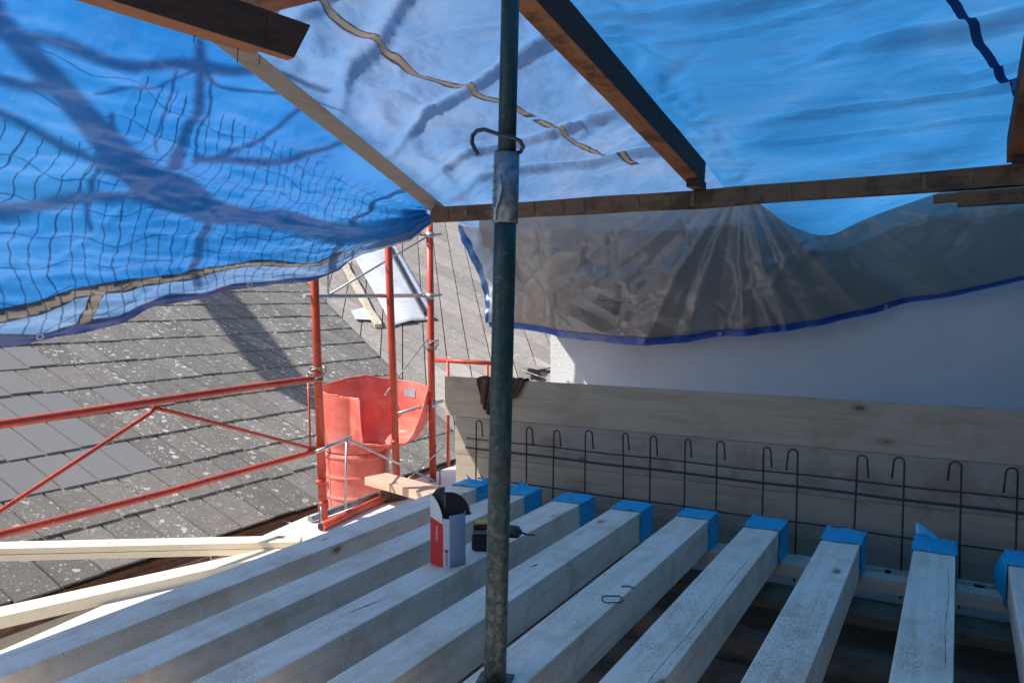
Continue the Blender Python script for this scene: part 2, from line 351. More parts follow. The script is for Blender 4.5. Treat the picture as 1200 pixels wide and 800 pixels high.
BR= {"trunk": [[-2.548, 1.24, 1.89, 0.0317], [-2.591, 1.4, 1.837, 0.034], [-2.653, 1.56, 1.759, 0.0336], [-2.707, 1.68, 1.692, 0.0383], [-2.768, 1.82, 1.615, 0.0436], [-2.855, 2.02, 1.51, 0.0569], [-2.923, 2.22, 1.433, 0.0751], [-2.939, 2.34, 1.427, 0.074], [-2.993, 2.58, 1.369, 0.0672], [-3.017, 2.98, 1.366, 0.0651], [-3.059, 3.48, 1.345, 0.0628], [-2.973, 3.92, 1.325, 0.0572], [-2.893, 4.02, 1.413, 0.0472]], "b1": [[-2.607, 1.52, 1.817, 0.0137], [-2.6, 1.62, 1.827, 0.0184], [-2.609, 1.76, 1.817, 0.0178], [-2.606, 1.88, 1.823, 0.0184], [-2.574, 2.0, 1.862, 0.019], [-2.559, 2.1, 1.878, 0.0195], [-2.545, 2.26, 1.891, 0.0186], [-2.501, 2.44, 1.931, 0.0177], [-2.482, 2.64, 1.963, 0.0148]], "b2": [[-2.492, 2.06, 1.952, 0.0127], [-2.552, 2.12, 1.885, 0.0179], [-2.63, 2.18, 1.801, 0.0168], [-2.701, 2.22, 1.723, 0.0172], [-2.76, 2.2, 1.652, 0.019], [-2.811, 2.2, 1.589, 0.0227], [-2.869, 2.24, 1.515, 0.0249]], "b3": [[-2.707, 1.44, 1.686, 0.015], [-2.709, 1.54, 1.685, 0.0155], [-2.7, 1.62, 1.7, 0.0202], [-2.709, 1.7, 1.689, 0.0237]], "b4": [[-2.765, 1.46, 1.604, 0.0083], [-2.787, 1.58, 1.577, 0.0116], [-2.818, 1.72, 1.538, 0.0122], [-2.847, 1.86, 1.504, 0.0128], [-2.894, 2.04, 1.453, 0.0153], [-2.923, 2.22, 1.433, 0.0215]], "b5": [[-2.954, 1.56, 1.297, 0.0239], [-2.938, 1.72, 1.34, 0.025], [-2.931, 1.9, 1.373, 0.0214], [-2.943, 2.06, 1.375, 0.0172], [-2.95, 2.24, 1.392, 0.0181], [-2.939, 2.34, 1.427, 0.0222]], "b6": [[-2.827, 2.28, 1.575, 0.0143], [-2.803, 2.42, 1.617, 0.0111], [-2.738, 2.56, 1.69, 0.0113], [-2.644, 2.64, 1.782, 0.0114], [-2.554, 2.7, 1.864, 0.0095]], "b7": [[-2.819, 2.28, 1.586, 0.0143], [-2.818, 2.48, 1.601, 0.0169], [-2.797, 2.76, 1.628, 0.018], [-2.73, 2.92, 1.691, 0.0165], [-2.613, 3.1, 1.788, 0.0126]], "b8": [[-2.927, 2.42, 1.457, 0.0188], [-2.995, 2.54, 1.361, 0.0196], [-3.039, 2.54, 1.28, 0.0197], [-3.079, 2.5, 1.189, 0.0197], [-3.135, 2.56, 1.048, 0.0181]], "b9": [[-2.728, 1.86, 1.671, 0.0094], [-2.794, 1.9, 1.585, 0.0112], [-2.868, 1.92, 1.478, 0.0098], [-2.931, 1.9, 1.373, 0.0099], [-2.995, 1.94, 1.258, 0.0067]], "b10": [[-2.688, 1.76, 1.719, 0.0045], [-2.672, 1.86, 1.742, 0.0046], [-2.65, 1.98, 1.774, 0.0048], [-2.596, 2.08, 1.837, 0.0049], [-2.562, 2.12, 1.874, 0.0065]], "b11": [[-2.568, 2.16, 1.867, 0.0066], [-2.603, 2.26, 1.83, 0.0068], [-2.563, 2.54, 1.864, 0.0055], [-2.532, 2.84, 1.896, 0.0039]], "b12": [[-2.59, 2.04, 1.844, 0.0048], [-2.642, 2.06, 1.785, 0.0049], [-2.728, 2.08, 1.683, 0.005], [-2.77, 2.06, 1.63, 0.0033], [-2.818, 2.12, 1.571, 0.0034]], "b13": [[-2.585, 2.2, 1.85, 0.005], [-2.679, 2.26, 1.749, 0.0052], [-2.759, 2.26, 1.657, 0.0053], [-2.811, 2.28, 1.596, 0.0053]]}
# ================================================================ SETTING
struct(MB().box((-60,-60,-6.2),(60,60,-6)).build('ground',M['ground']))
# our building below the open floor
b=MB(); ol=[(-2.80,-.6),(-2.93,.8),(-3.06,1.70),(-3.12,2.05),(-3.20,2.7),(-3.28,3.09),(-3.34,3.47),(-3.36,5.2)]; ring=ol+[(-2.36,5.2),(-2.36,-.6)]; n=len(ring)
b.add([(x,y,-.30) for x,y in ring]+[(x,y,-6) for x,y in ring],[tuple(reversed(range(n)))]+[(i,(i+1)%n,n+(i+1)%n,n+i) for i in range(n)])
o=b.build('parapet_wall',M['parapet'])
tag(o,'pale parapet wall top in sunlight beside the leftmost joist','wall')
o=MB().box((-2.6,5.2,-6),(3.0,9.5,4.2)).build('neighbour_wall',M['stucco']); tag(o,'white rendered wall rising behind the formwork boards','wall')
o=MB().box((-2.355,-.6,-6),(2.4,3.95,-.62)).build('ceiling_slab',M['house']); struct(o)
o=MB().box((-2.358,3.66,-.618),(2.4,3.84,-.30)).build('edge_slab',M['house']); struct(o)
# unseen walls added behind and right of the viewer to hold back sky light
o=MB().box((2.0,-2.6,-6),(2.3,5.1,2.2)).build('added_house_wall',M['darkwall']); tag(o,'unseen dark masonry gable wall added on the right to keep the loft dim','wall')
o=MB().box((-3.3,-3.0,-6),(2.3,-2.62,2.2)).build('added_house_wall',M['brick']); tag(o,'unseen brown masonry wall added behind the joists to hold back sky light','wall')
# ---------------------------------------------------------------- neighbouring roof
T1=0.39391; Z0=-.7167; XE=-4.6; CV=Vector((-7.47,8.86,.415))
N2=Vector((.2325,-.3086,1)); D2=CV.dot(N2)
def z1(x,y): return Z0-T1*(x-XE)
def z2(x,y): return (D2-N2.x*x-N2.y*y)
rh=thing('tiled_house','neighbouring house with a weathered grey slate roof and a valley','house',(-7,5,-6))
def clip(bmname,mb,m,keep1,parent):
    me=bpy.data.meshes.new('tmp'); o=mb.build(bmname,m,parent)
    bm=bmesh.new(); bm.from_mesh(o.data)
    # valley in plan: z1=z2
    # z1-z2 = Z0+T1*XE - T1 x - D2 + N2x x + N2y y
    a=-T1+N2.x; bb=N2.y; c=Z0+T1*XE-D2
    n=Vector((a,bb,0)); p=Vector((-c*a/(a*a+bb*bb),-c*bb/(a*a+bb*bb),0))-Vector(parent['_w'])
    bmesh.ops.bisect_plane(bm,geom=bm.verts[:]+bm.edges[:]+bm.faces[:],plane_co=p,plane_no=n,clear_inner=keep1,clear_outer=not keep1)
    bm.to_mesh(o.data); bm.free(); return o
rng=random.Random(3)
# roof one: rows parallel to Y
mb=MB(); EXP=.452; TW=.273; cs=math.cos(math.atan(T1)); sn=math.sin(math.atan(T1))
dn=Vector((cs,0,-sn)); nrm=Vector((sn,0,cs)); 
for r in range(0,19):
    xl=XE-EXP*r                                # lower edge of this row
    off=(r%2)*.5*TW+rng.uniform(-.02,.02)
    for k in range(-2,50):
        y=k*TW+off; L_=EXP/cs+.05
        e=Vector((xl,y,z1(xl,0)))
        jit=rng.uniform(-.012,.010); lift=.012+rng.uniform(0,.009); g=.0085
        p0=e+nrm*lift+dn*(.012+jit); p1=e-dn*L_+nrm*(.002)
        yy=Vector((0,TW-g*2,0)); tw=rng.uniform(-.002,.002)
        a=p0+Vector((0,g,tw)); b_=p0+yy+Vector((0,g,0)); c=p1+yy+Vector((0,g,0)); d=p1+Vector((0,g,0))
        th=nrm*-.016
        clean=1.0 if ((2<=r<=8 and y<3.55+.05*r+rng.uniform(-.35,.35)) or rng.random()<.008) else 0.0
        tone=rng.uniform(.34,.66); lc=rng.uniform(.2,1.0)*(1.0 if r>1 else .8)
        cc=(tone,lc if not clean else 0,clean*.9)
        mb.add([a+th,b_+th,c+th,d+th,a,b_,c,d],[(4,5,6,7),(0,1,5,4),(1,2,6,5),(3,0,4,7)],False,cc)
rr1=clip('roof_slope',mb,M['slate'],True,rh)
mb=MB(); mb.add([(XE+.0,-.5,Z0-.03),(XE,14,Z0-.03),(-13.2,14,z1(-13.2,0)-.03),(-13.2,-.5,z1(-13.2,0)-.03)],[(0,1,2,3)])
clip('roof_underlay',mb,simple('roof_underlay',(.03,.028,.026),.9),True,rh)
# roof two: hip of the same pitch, slates laid on a slant
ph=R(127); m2=.3864; h=Vector((math.cos(ph),math.sin(ph),0)); cs2=1/math.sqrt(1+m2*m2)
fall=Vector((-h.x*cs2,-h.y*cs2,-m2*cs2)); row=Vector((-h.y,h.x,0)); n2=row.cross(fall); n2=-n2 if n2.z<0 else n2
n2.normalize()
org=CV.copy(); A=(fall*.0617-row*.0425).normalized()   # slanting course direction
mb=MB(); 
cw=.30; cl=.56
ad=A.dot(fall); ar=A.dot(row)
for i in range(-46,46):           # columns across (row direction)
    for j in range(-34,16):       # up and down the fall
        u=i*cw; base=org+row*u+fall*(j*cl+ (u/ar)*ad)
        g=.007; lift=.014+rng.uniform(0,.005)
        q0=base+fall*cl; ed=A*(cw/ar)
        if not(-16<base.x<-2.0 and base.z>-1.8 and base.z<4.6 and base.y<21): continue
        a=q0+n2*lift+row*g; b_=q0+ed+n2*lift-row*g; c=base+ed-row*g-fall*.04+n2*.002; d=base+row*g-fall*.04+n2*.002
        th=n2*-.014
        tone=rng.uniform(.36,.64); cc=(tone,rng.uniform(0,.9) if rng.random()<.5 else .1,0)
        if base.z<.25 and rng.random()<.35: cc=(.8,.2,0)
        mb.add([a+th,b_+th,c+th,d+th,a,b_,c,d],[(4,5,6,7),(0,1,5,4),(1,2,6,5),(3,0,4,7)],False,cc)
rr2=clip('roof_slope',mb,M['slate2'],False,rh)
mb=MB(); q=[org+row*s1*14+fall*f1 for s1,f1 in ((-1,7),(1,7),(1,-16),(-1,-16))]
mb.add([v-n2*.02 for v in q],[(0,1,2,3)]); clip('roof_underlay',mb,bpy.data.materials['roof_underlay'],False,rh)
# metal valley strip and broken slates by the wall
va=Vector((2.05,-1.08,-.81)).normalized()
vs_=va.cross(Vector((0,0,1))).normalized()
MB().add([CV-va*3.4-vs_*.0+Vector((0,0,.012)),CV+va*3.4+Vector((0,0,.012)),CV+va*3.4+vs_*.03+Vector((0,0,.035)),CV-va*3.4+vs_*.03+Vector((0,0,.035))],[(0,1,2,3)]).build('valley_flashing',M['darksteel'],rh,solid=.004)
for k in range(6):
    x=-5.0+rng.uniform(-.5,.6); y=9.7+rng.uniform(-.7,.5); c=Vector((x,y,z2(x,y)+.035+rng.uniform(0,.03)))
    mt=Matrix.Translation(c)@Matrix.Rotation(rng.uniform(0,6),4,'Z')@Matrix.Rotation(rng.uniform(-.1,.35),4,'X')@Matrix.Rotation(rng.uniform(-.30,-.12),4,'Y')
    o=MB().box((-.14,-.2,-.006),(.14,.2,.006),mt,(rng.uniform(.5,.8),.1,0)).build('broken_slate',M['slate2']); tag(o,'loose broken slate lying on the roof beside the white wall corner','slate','broken slates by the wall corner')
# walls under the roofs
MB().box((-12,-.3,-6),(XE-.12,13,-.9)).build('wall',M['house'],rh)
# gutter along the eave
mb=MB()
gx,gz,gr=XE+.085,Z0-.07,.07
def gfn(u,v):
    a=math.pi*(1+u); return Vector((gx+gr*math.cos(a),-.5+v*9.6,gz+gr*math.sin(a)))
mb.grid(gfn,10,20); mb.tube([(gx+gr,-.5,gz),(gx+gr,9.1,gz)],.009,8)
gt=mb.build('gutter',M['gutter'],rh,solid=.004)
for k in range(11):
    y=.35+k*.83
    MB().tube([(gx-gr,y,gz+.02),(gx+gr+.01,y,gz+.012),(gx+gr+.012,y,gz-.02)]+[(gx+(gr+.012)*math.cos(a),y,gz+(gr+.012)*math.sin(a)) for a in (-.4,-.9,-1.5,-2.1,-2.7,-3.1)],.007,6).build('gutter_bracket',M['galv'],gt)
MB().box((XE-.05,-.5,Z0-.17),(XE-.02,9.1,Z0-.035)).build('fascia_board',M['oldx'],rh)
MB().beam((XE+.30,-.4,Z0-.30),(XE+.30,8.6,Z0-.30),.12,.02).build('ledge_flashing',M['gutter'],rh)
# skylight flashing: bent sheet-metal channel lying on the second slope
sk=thing('metal_flashing','bent pale sheet metal channel lying on the far slate slope','flashing',(-8.1,10.4,1.1))
def on2(x,y,h=.0): return Vector((x,y,z2(x,y)+h))
P_=[on2(-9.6,11.25,.06),on2(-9.45,12.05,.06),on2(-6.99,9.83,.05),on2(-7.28,9.36,.05)]
def shf(u,v):
    a=P_[0].lerp(P_[3],v); b_=P_[1].lerp(P_[2],v); p=a.lerp(b_,u)
    p.z+=.05*(1-math.cos(u*6.28))*.3+.015*fb(p,2.5,4); return p
MB().grid(shf,14,24).build('sheet',M['sheet'],sk,solid=.006)
mb=MB()
mb.grid(lambda u,v:(P_[1].lerp(P_[2],v))+Vector((.10*u,.16*u,.04*math.sin(u*3.1)-.02+.02*fb((v*6,u,0),1,2))),5,24)
mb.build('upstand',M['sheet'],sk,solid=.008)
mb=MB().beam(P_[1].lerp(P_[2],0)+Vector((0,0,.06)),P_[1].lerp(P_[2],.97)+Vector((0,0,.05)),.05,.04); mb.build('gasket',M['black'],sk)
mb=MB(); 
a0,a1=on2(-9.75,11.05,.07),on2(-7.42,9.2,.06)
mb.beam(a0,a1,.11,.06,seg=26,wob=.35); mb.build('mortar_edge',M['mortar'],sk)
MB().add([on2(-8.15,9.45,.03),on2(-7.85,9.2,.05),on2(-7.55,9.35,.06),on2(-8.0,9.75,.03)],[(0,1,2,3)]).build('offcut',M['sheet'],sk,solid=.005)
# ================================================================ JOISTS
JX=[-2.32,-2.02,-1.715,-1.41,-1.10,-.792,-.47,-.134,.185]
lab=['pale spruce joist nearest the parapet, leftmost, its blue end tape torn and shiny',
 'second joist from the left, passing behind the carton, film sticking up at its end',
 'pale spruce joist carrying the red and white carton and the drill',
 'pale spruce joist between the one with the drill and the one under the steel prop',
 'pale joist under the green steel prop, with a small wire ring on top',
 'pale joist right of the wire ring, with a long crack along its edge',
 'pale joist with the heaviest sawdust, between the cracked one and the pointed tape flap',
 'pale spruce joist with a pointed flap of blue tape sticking up at its end',
 'pale spruce joist cut off by the right edge of the picture, tape hanging loose']
for k,x in enumerate(JX):
    ye=3.635+rng.uniform(-.012,.012)+(.04 if k==7 else 0); w_=.147
    t=thing('floor_joist',lab[k],'joist',(x+w_/2,1.6,-.14),'floor joists in a row')
    mb=MB(); mb.box((x,-.6,-.14),(x+w_,ye,0))
    bmj=mb.build('timber',M['joist'],t,bevel=.003)
    # tape cap
    tl=ye-.165+rng.uniform(-.02,.02)
    if k>=6: tl=ye-.20
    def cap(u,v,x=x,ye=ye,tl=tl,k=k):
        # u round the section: left side up, top, right side down ; v from front edge to end
        e=.0035; per=[(x-e,-.143),(x-e,e),(x+w_+e,e),(x+w_+e,-.143)]
        q=u*3; i=min(int(q),2); f=q-i; a=per[i]; b_=per[i+1]
        y=tl+(ye+.004-tl)*v
        if v==0: y+= .012*fb((u*4,k,0),1,k)
        px_,pz=a[0]+(b_[0]-a[0])*f,a[1]+(b_[1]-a[1])*f
        wv=.007*abs(fb((u*11,v*5,k),1,k+3))
        return Vector((px_+(wv if i==2 else -wv if i==0 else 0),y,pz+(wv if i==1 else 0)))
    mb=MB(); mb.grid(cap,36,6,False)
    mb.add([(x-.004,ye+.005,-.143),(x+w_+.004,ye+.005,-.143),(x+w_+.004,ye+.005,.004),(x-.004,ye+.005,.004)],[(0,1,2,3)])
    if k==7:   # pointed flap
        mb.grid(lambda u,v:Vector((x+.0+u*.10,ye+.004+.01*v,.004+.055*v*(1-u)+.006*math.sin(u*5))),8,4)
    if k in (0,1):
        for q in range(3):
            a_=rng.uniform(0,.08); mb.grid(lambda u,v,a_=a_,q=q:Vector((x+.03+a_+u*.035-v*.02,ye-.08+.06*q*.5+.02*u,.004+(.025+.012*q)*v*(1-.85*u)+.003*math.sin(7*u+q))),8,6)
    if k==8:
        mb.grid(lambda u,v:Vector((x-.006-.035*math.sin(v*2.6)*u,ye-.19+u*.18,.0-.16*v)),8,8)
    mb.build('blue_tape',M['tape'],t,solid=.001)
    if k==5:
        pass
# drying cracks as thin dark grooves
crack=simple('crack_shadow_wood',(.07,.05,.035),.9)
for k,pts in ((5,[(.118,1.75),(.112,2.0),(.119,2.35),(.113,2.7),(.121,3.1)]),(7,[(.128,2.4),(.122,2.7),(.13,3.05),(.123,3.3)])):
    root=[o for o in bpy.data.objects if o.get('label')==lab[k]][0]
    mb=MB(); P=[Vector((JX[k]+a,y,.0006)) for a,y in pts]
    for p,q in zip(P,P[1:]):
        n=6
        for i in range(n):
            a=p.lerp(q,i/n); b_=p.lerp(q,(i+1)/n); st0=Vector((.0002+.0008*abs(math.sin(i*1.3+q.y*7)),0,0)); st1=Vector((.0002+.0008*abs(math.sin((i+1)*1.3+q.y*7)),0,0)) if i<n-1 else Vector((.0005,0,0))
            if i==0: st0=Vector((.0005,0,0))
            mb.add([a-st0,a+st0,b_+st1,b_-st1],[(0,1,2,3)])
    mb.build('crack',crack,root)
# dark scuffs rubbed into two joist tops
scm=simple('rubbed_dirt',(.10,.095,.09),.9,0,.5,60)
for k,P in ((2,[(-1.665,1.86),(-1.655,1.93),(-1.648,1.97),(-1.64,2.02),(-1.632,2.07)]),(3,[(-1.36,2.55),(-1.352,2.58),(-1.35,2.60)]),(0,[(-2.26,2.42),(-2.255,2.45),(-2.25,2.46)])):
    root=[o for o in bpy.data.objects if o.get('label')==lab[k]][0]; pl=[];pr_=[]
    for i in range(25):
        u=i/24*(len(P)-1); j=min(int(u),len(P)-2); f=u-j; x=P[j][0]+(P[j+1][0]-P[j][0])*f; y=P[j][1]+(P[j+1][1]-P[j][1])*f
        w2=(.0035 if k==2 else .006)*(.35+abs(fb((i*.5,k,0),1,6))*1.6)*math.sin(math.pi*(i+.6)/25.2)
        pl.append((x-w2,y+.003*fb((i*.7,0,0),1,2),.0006)); pr_.append((x+w2,y+.003*fb((i*.7,5,0),1,2),.0006))
    MB().add(pl+pr_,[(i,i+25,i+26,i+1) for i in range(24)]).build('dirt_mark',scm,root)
# sawdust and shavings: stuff
mb=MB()
for i in range(9000):
    k=rng.choice([4,4,5,5,5,6,6,6,6,7,7,3,8])
    x=JX[k]+rng.uniform(.006,.14)
    y=min(3.4,max(1.0,rng.gauss({3:2.3,4:2.2,5:2.35,6:2.35,7:2.4,8:2.4}[k],.35)))
    if fb((x*6,y*4,0),1,9)<-.05: continue
    s=rng.uniform(.0006,.0021); a=rng.uniform(0,3.14); d=Vector((math.cos(a),math.sin(a),0))*s; e=Vector((-math.sin(a),math.cos(a),0))*s*.45
    c=Vector((x,y,.0012)); h_=Vector((0,0,s*.5))
    mb.add([c-d-e,c+d-e,c+d+e,c-d+e,c+h_],[(0,1,4),(1,2,4),(2,3,4),(3,0,4)])
o=mb.build('sawdust',simple('sawdust',(.46,.31,.18),.9,0,.3)); tag(o,'brown sawdust sprinkled over the tops of the joists','sawdust',kind='stuff')
# wire ring on the fifth joist
mb=MB(); mb.tube([(-.972+.034*math.cos(a)*.872-.034*math.sin(a)*.49,2.405+.034*math.cos(a)*.49+.034*math.sin(a)*.872,.004+.002*math.sin(3*a)) for a in [i*2*math.pi/28 for i in range(29)]],0.0021,8)
tag(mb.build('wire_ring',M['rebar'],loc=(-.972,2.405,0)),'small oval dark wire ring lying on a joist top','ring')
# leaf / chip bits
for i,(x,y,l) in enumerate(((-.99,2.53,.03),(-1.9,2.02,.0),(-2.2,2.5,0))):
    if l: 
        mb=MB(); mb.tube([(x,y,.003),(x+.02,y+.012,.005),(x+.045,y+.008,.003)],.0025,6); tag(mb.build('wood_chip',M['oldx']),'thin brown wood chip lying beside the wire ring','chip')
# ================================================================ LEDGER, BRACKETS, OLD FLOOR TIMBERS
o=MB().box((-2.35,3.50,-.202),(2.0,3.645,-.1415)).build('ledger_beam',M['ledger'],bevel=.003); tag(o,'white spruce ledger beam under the taped joist ends','beam')
for k in range(6,9):
    for sgn,dx in ((1,JX[k]+.151),(-1,JX[k]-.004)):
        if k==6 and sgn==-1: continue
        mb=MB(); mb.box((min(dx,dx+sgn*.10),3.575,-.1410),(max(dx,dx+sgn*.10),3.615,-.1385)); mb.box((dx-.001,3.575,-.141),(dx+.0015,3.615,-.05))
        for q in (.035,.075): mb.tube([(dx+sgn*q,3.595,-.139),(dx+sgn*q,3.595,-.1355)],.006,8)
        tag(mb.build('angle_bracket',M['galv']),'galvanised angle bracket on the ledger, %s side of the %s'%('right' if sgn>0 else 'left',{6:'joist with the heaviest sawdust',7:'joist with the pointed tape flap',8:'joist cut off at the right'}[k]),'bracket','angle brackets on the ledger')
old=[(3.30,3.50,-.235,'flat dark board tucked just under the white ledger beam'),
     (3.06,3.275,-.33,'weathered old floor timber, farthest from the viewer below the joists'),
     (2.78,3.02,-.37,'second old floor timber from the formwork, below the joists'),
     (2.50,2.745,-.36,'third old floor timber from the formwork, cracked along its side'),
     (2.20,2.46,-.38,'fourth old floor timber from the formwork, below the joists'),
     (1.90,2.165,-.37,'fifth old floor timber from the formwork, in deep shade'),
     (1.58,1.86,-.38,'sixth old floor timber from the formwork, in deep shade'),
     (1.25,1.54,-.37,'old floor timber nearest the viewer, in deep shade')]
for y0,y1,zt,lb in old:
    t=MB(); nx=40
    def bf(u,v,y0=y0,y1=y1,zt=zt):
        X=-2.34+4.3*u; prof=[(y0,zt-.16),(y0+.004,zt-.05),(y0+.03,zt-.008),((y0+y1)/2,zt),(y1-.03,zt-.012),(y1-.004,zt-.05),(y1,zt-.16)]
        i=min(int(round(v*6)),6); y,z=prof[i]
        return Vector((X,y+.012*fb((X*1.5,y*2,0),1,2),z+.012*fb((X*1.2,y*4,0),1,5)))
    t.grid(bf,nx,6,True)
    if zt>-.3:
        t=MB().box((-2.34,y0,zt-.04),(1.96,y1,zt))
    o=t.build('old_floor_timber',M['olddeck'],bevel=0); tag(o,lb,'timber','old floor timbers under the joists')
# ================================================================ FORMWORK
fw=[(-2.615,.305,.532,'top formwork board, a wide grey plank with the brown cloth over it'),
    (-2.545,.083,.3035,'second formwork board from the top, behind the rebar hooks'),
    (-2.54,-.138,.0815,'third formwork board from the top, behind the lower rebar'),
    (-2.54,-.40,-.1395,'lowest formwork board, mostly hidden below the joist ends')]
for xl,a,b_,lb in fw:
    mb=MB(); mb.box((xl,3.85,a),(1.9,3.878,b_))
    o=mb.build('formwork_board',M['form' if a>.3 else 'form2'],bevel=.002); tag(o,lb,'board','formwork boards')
# upright bearers behind
# rebar mat
rb=thing('rebar_mat','dark steel rebar mat with a row of hooked bars in front of the formwork','rebar',(-1.1,3.75,-.3))
rx=[(558,-2.336,.31),(617,-2.017,.298),(649,-1.853,.293),(686,-1.671,.308),(730,-1.464,.312),(762,-1.32,.311),(803,-1.143,.31),(840,-.989,.315),(895,-.772,.307),(935,-.621,.309),(1005,-.372,.31),(1060,-.187,.313),(1127,.025,.317),(1193,.222,.313)]
for i,(_,x,zt) in enumerate(rx+[(0,.45,.31),(0,.68,.31)]):
    sd=-1 if i in (9,11,12,13) else 1
    wd=.034+.010*rng.random(); lean=rng.uniform(-.02,.012); dy=rng.uniform(-.02,.02)
    if i in (4,6): wd*=.7
    r_=wd/2
    pts=[(x+lean*1.4-.0,3.75+dy*.2,-.30),(x+lean*.4,3.75,0),(x,3.75,zt-r_)]
    n=8
    for q in range(1,n+1):
        a=math.pi*q/n; pts.append((x+sd*(r_-r_*math.cos(a)),3.75-.012*q/n+dy*q/n,zt-r_+r_*math.sin(a)))
    pts.append((x+sd*(2*r_+.006),3.738+dy,zt-r_-.06-.02*rng.random()))
    MB().tube(pts,.0041,7).build('hooked_bar',M['rebar'],rb)
for x0,z0,z_1,rr,xs in ((-2.404,.203,.253,.0042,-1),(-2.41,.149,.128,.0065,-1),(-2.33,-.016,-.035,.0042,-1)):
    pts=[]
    for q in range(31):
        u=q/30; X=x0+(1.7-x0)*u; s_=(z_1-z0)/(.24-x0)
        if z_1>.2: zz=z0-.0+ (-.012)*min(1,(X-x0)/2.6)
        else: zz=z0+s_*(X-x0)
        if rr==.0042 and z0>.1: zz=.203-.006*(X-x0)
        pts.append((X,3.757,zz+.002*math.sin(X*9)))
    MB().tube(pts,rr,7).build('straight_bar',M['rebar'],rb)
# cloth over the board
def cloth(u,v):
    # v: 0 back bottom -> 1 front bottom ; u along the board
    xc=-2.375+.30*u; L1=.10; Lf=(.23-.13*abs(u-.42)*1.6) if u<.75 else .12-.1*(u-.75)
    s_=v*(L1+.03+Lf); fold=.016*math.sin(u*17+v*3)+.008*math.sin(u*39+v*5)
    cx=-2.23; 
    if s_<L1: p=Vector((xc,3.888+abs(fold)*.5,.535-L1+s_))
    elif s_<L1+.03: p=Vector((xc,3.882-(s_-L1)*1.2,.540+.006*abs(math.sin(u*17))))
    else:
        d=s_-L1-.03; k=1-.42*min(1,d/.2)
        p=Vector((cx+(xc-cx)*k-.03*d/.2,3.838-abs(fold)*(1+d*4)-.004,.538-d))
    return p
o=MB().grid(cloth,60,40).build('cloth',M['towel'],solid=.004); tag(o,'dark brown cloth draped over the top formwork board behind the prop','cloth')
# ================================================================ PROP
pr=thing('steel_prop','dark green steel prop standing on a joist in the foreground','prop',(-1.026,1.755,0))
def pp(z,d=0): return Vector((-1.026-.022*z/1.75+d,1.735+.12*z/1.75,z))
mb=MB().tube([pp(.006+i*.09) for i in range(13)]+[pp(1.245)],.0292,28); mb.build('outer_tube',M['teal'],pr)
MB().tube([pp(1.24),pp(1.6),pp(2.02)],.0238,28).build('inner_tube',M['teal'],pr)
mb=MB(); mb.tube([pp(1.188),pp(1.190),pp(1.370),pp(1.372)],[.030,.0335,.0335,.029],28)
for i in range(7):   # thread notches
    z=1.212+i*.021
    for a0 in (-2.35,):
        q=[pp(z)+Vector((math.cos(a0+t_)*.0345,math.sin(a0+t_)*.0345,.0)) for t_ in (-.36,-.2,0,.2,.36)]
        mb.tube(q,.0026,6)
cb=mb.build('adjusting_sleeve',M['galvdark'],pr)
MB().tube([pp(1.310)+Vector((.002,-.036,0)),pp(1.270)+Vector((.008,-.038,0)),pp(1.245)+Vector((.002,-.038,0)),pp(1.220)+Vector((-.008,-.038,0)),pp(1.195)+Vector((-.010,-.037,0))],.0035,8).build('retaining_wire',M['galv'],cb)
# G-hook pin
cr=Vector((.872,.49,0)); cf=Vector((-.49,.872,0))
g=pp(1.385); hk=[g+cr*x+cf*y+Vector((0,0,z)) for x,y,z in ((-.074,-.03,-.022),(-.082,-.03,-.008),(-.090,-.03,.010),(-.088,-.03,.028),(-.076,-.032,.040),(-.058,-.034,.042),(-.035,-.036,.034),(-.01,-.036,.026),(.014,-.034,.022),(.034,-.03,.014),(.042,-.02,.0),(.036,-.008,-.010),(.024,0,-.012),(-.03,0,-.010))]
MB().tube(hk,.0056,10).build('hook_pin',M['darksteel'],pr)
mb=MB().box((-.045,-.045,0),(.045,.045,.006),Matrix.Translation((-1.026,1.732,.001))@Matrix.Rotation(.3,4,'Z')); mb.build('base_plate',M['teal'],pr,bevel=.002)
# ================================================================ OLD ROOF TIMBERS
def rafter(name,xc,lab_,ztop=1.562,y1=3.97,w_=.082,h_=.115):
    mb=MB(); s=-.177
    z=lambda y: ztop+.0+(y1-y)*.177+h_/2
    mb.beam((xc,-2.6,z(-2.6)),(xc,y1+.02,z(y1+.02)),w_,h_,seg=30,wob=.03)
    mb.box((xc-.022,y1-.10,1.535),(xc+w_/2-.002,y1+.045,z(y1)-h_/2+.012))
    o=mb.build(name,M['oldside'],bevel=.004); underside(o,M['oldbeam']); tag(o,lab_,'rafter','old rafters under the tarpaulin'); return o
rafter('rafter',-1.17+.0,'brown old rafter right of the steel prop, its end resting on the long lath')
rafter('rafter',.146+.05,'dark old rafter at the right edge of the picture')
rafter('rafter',1.45,'dark old rafter beyond the right edge of the picture')
# long tile lath across
mb=MB(); 
mb.beam((-2.80,4.0,1.490),(-1.2,3.995,1.488),.05,.088,seg=14,wob=.10)
mb.beam((-1.2,3.995,1.488),(1.98,4.0,1.53),.05,.088,seg=30,wob=.12)
o=mb.build('roof_batten',M['oldx'],bevel=.004); tag(o,'long dark old batten crossing behind the prop, with paler nail marks','batten')
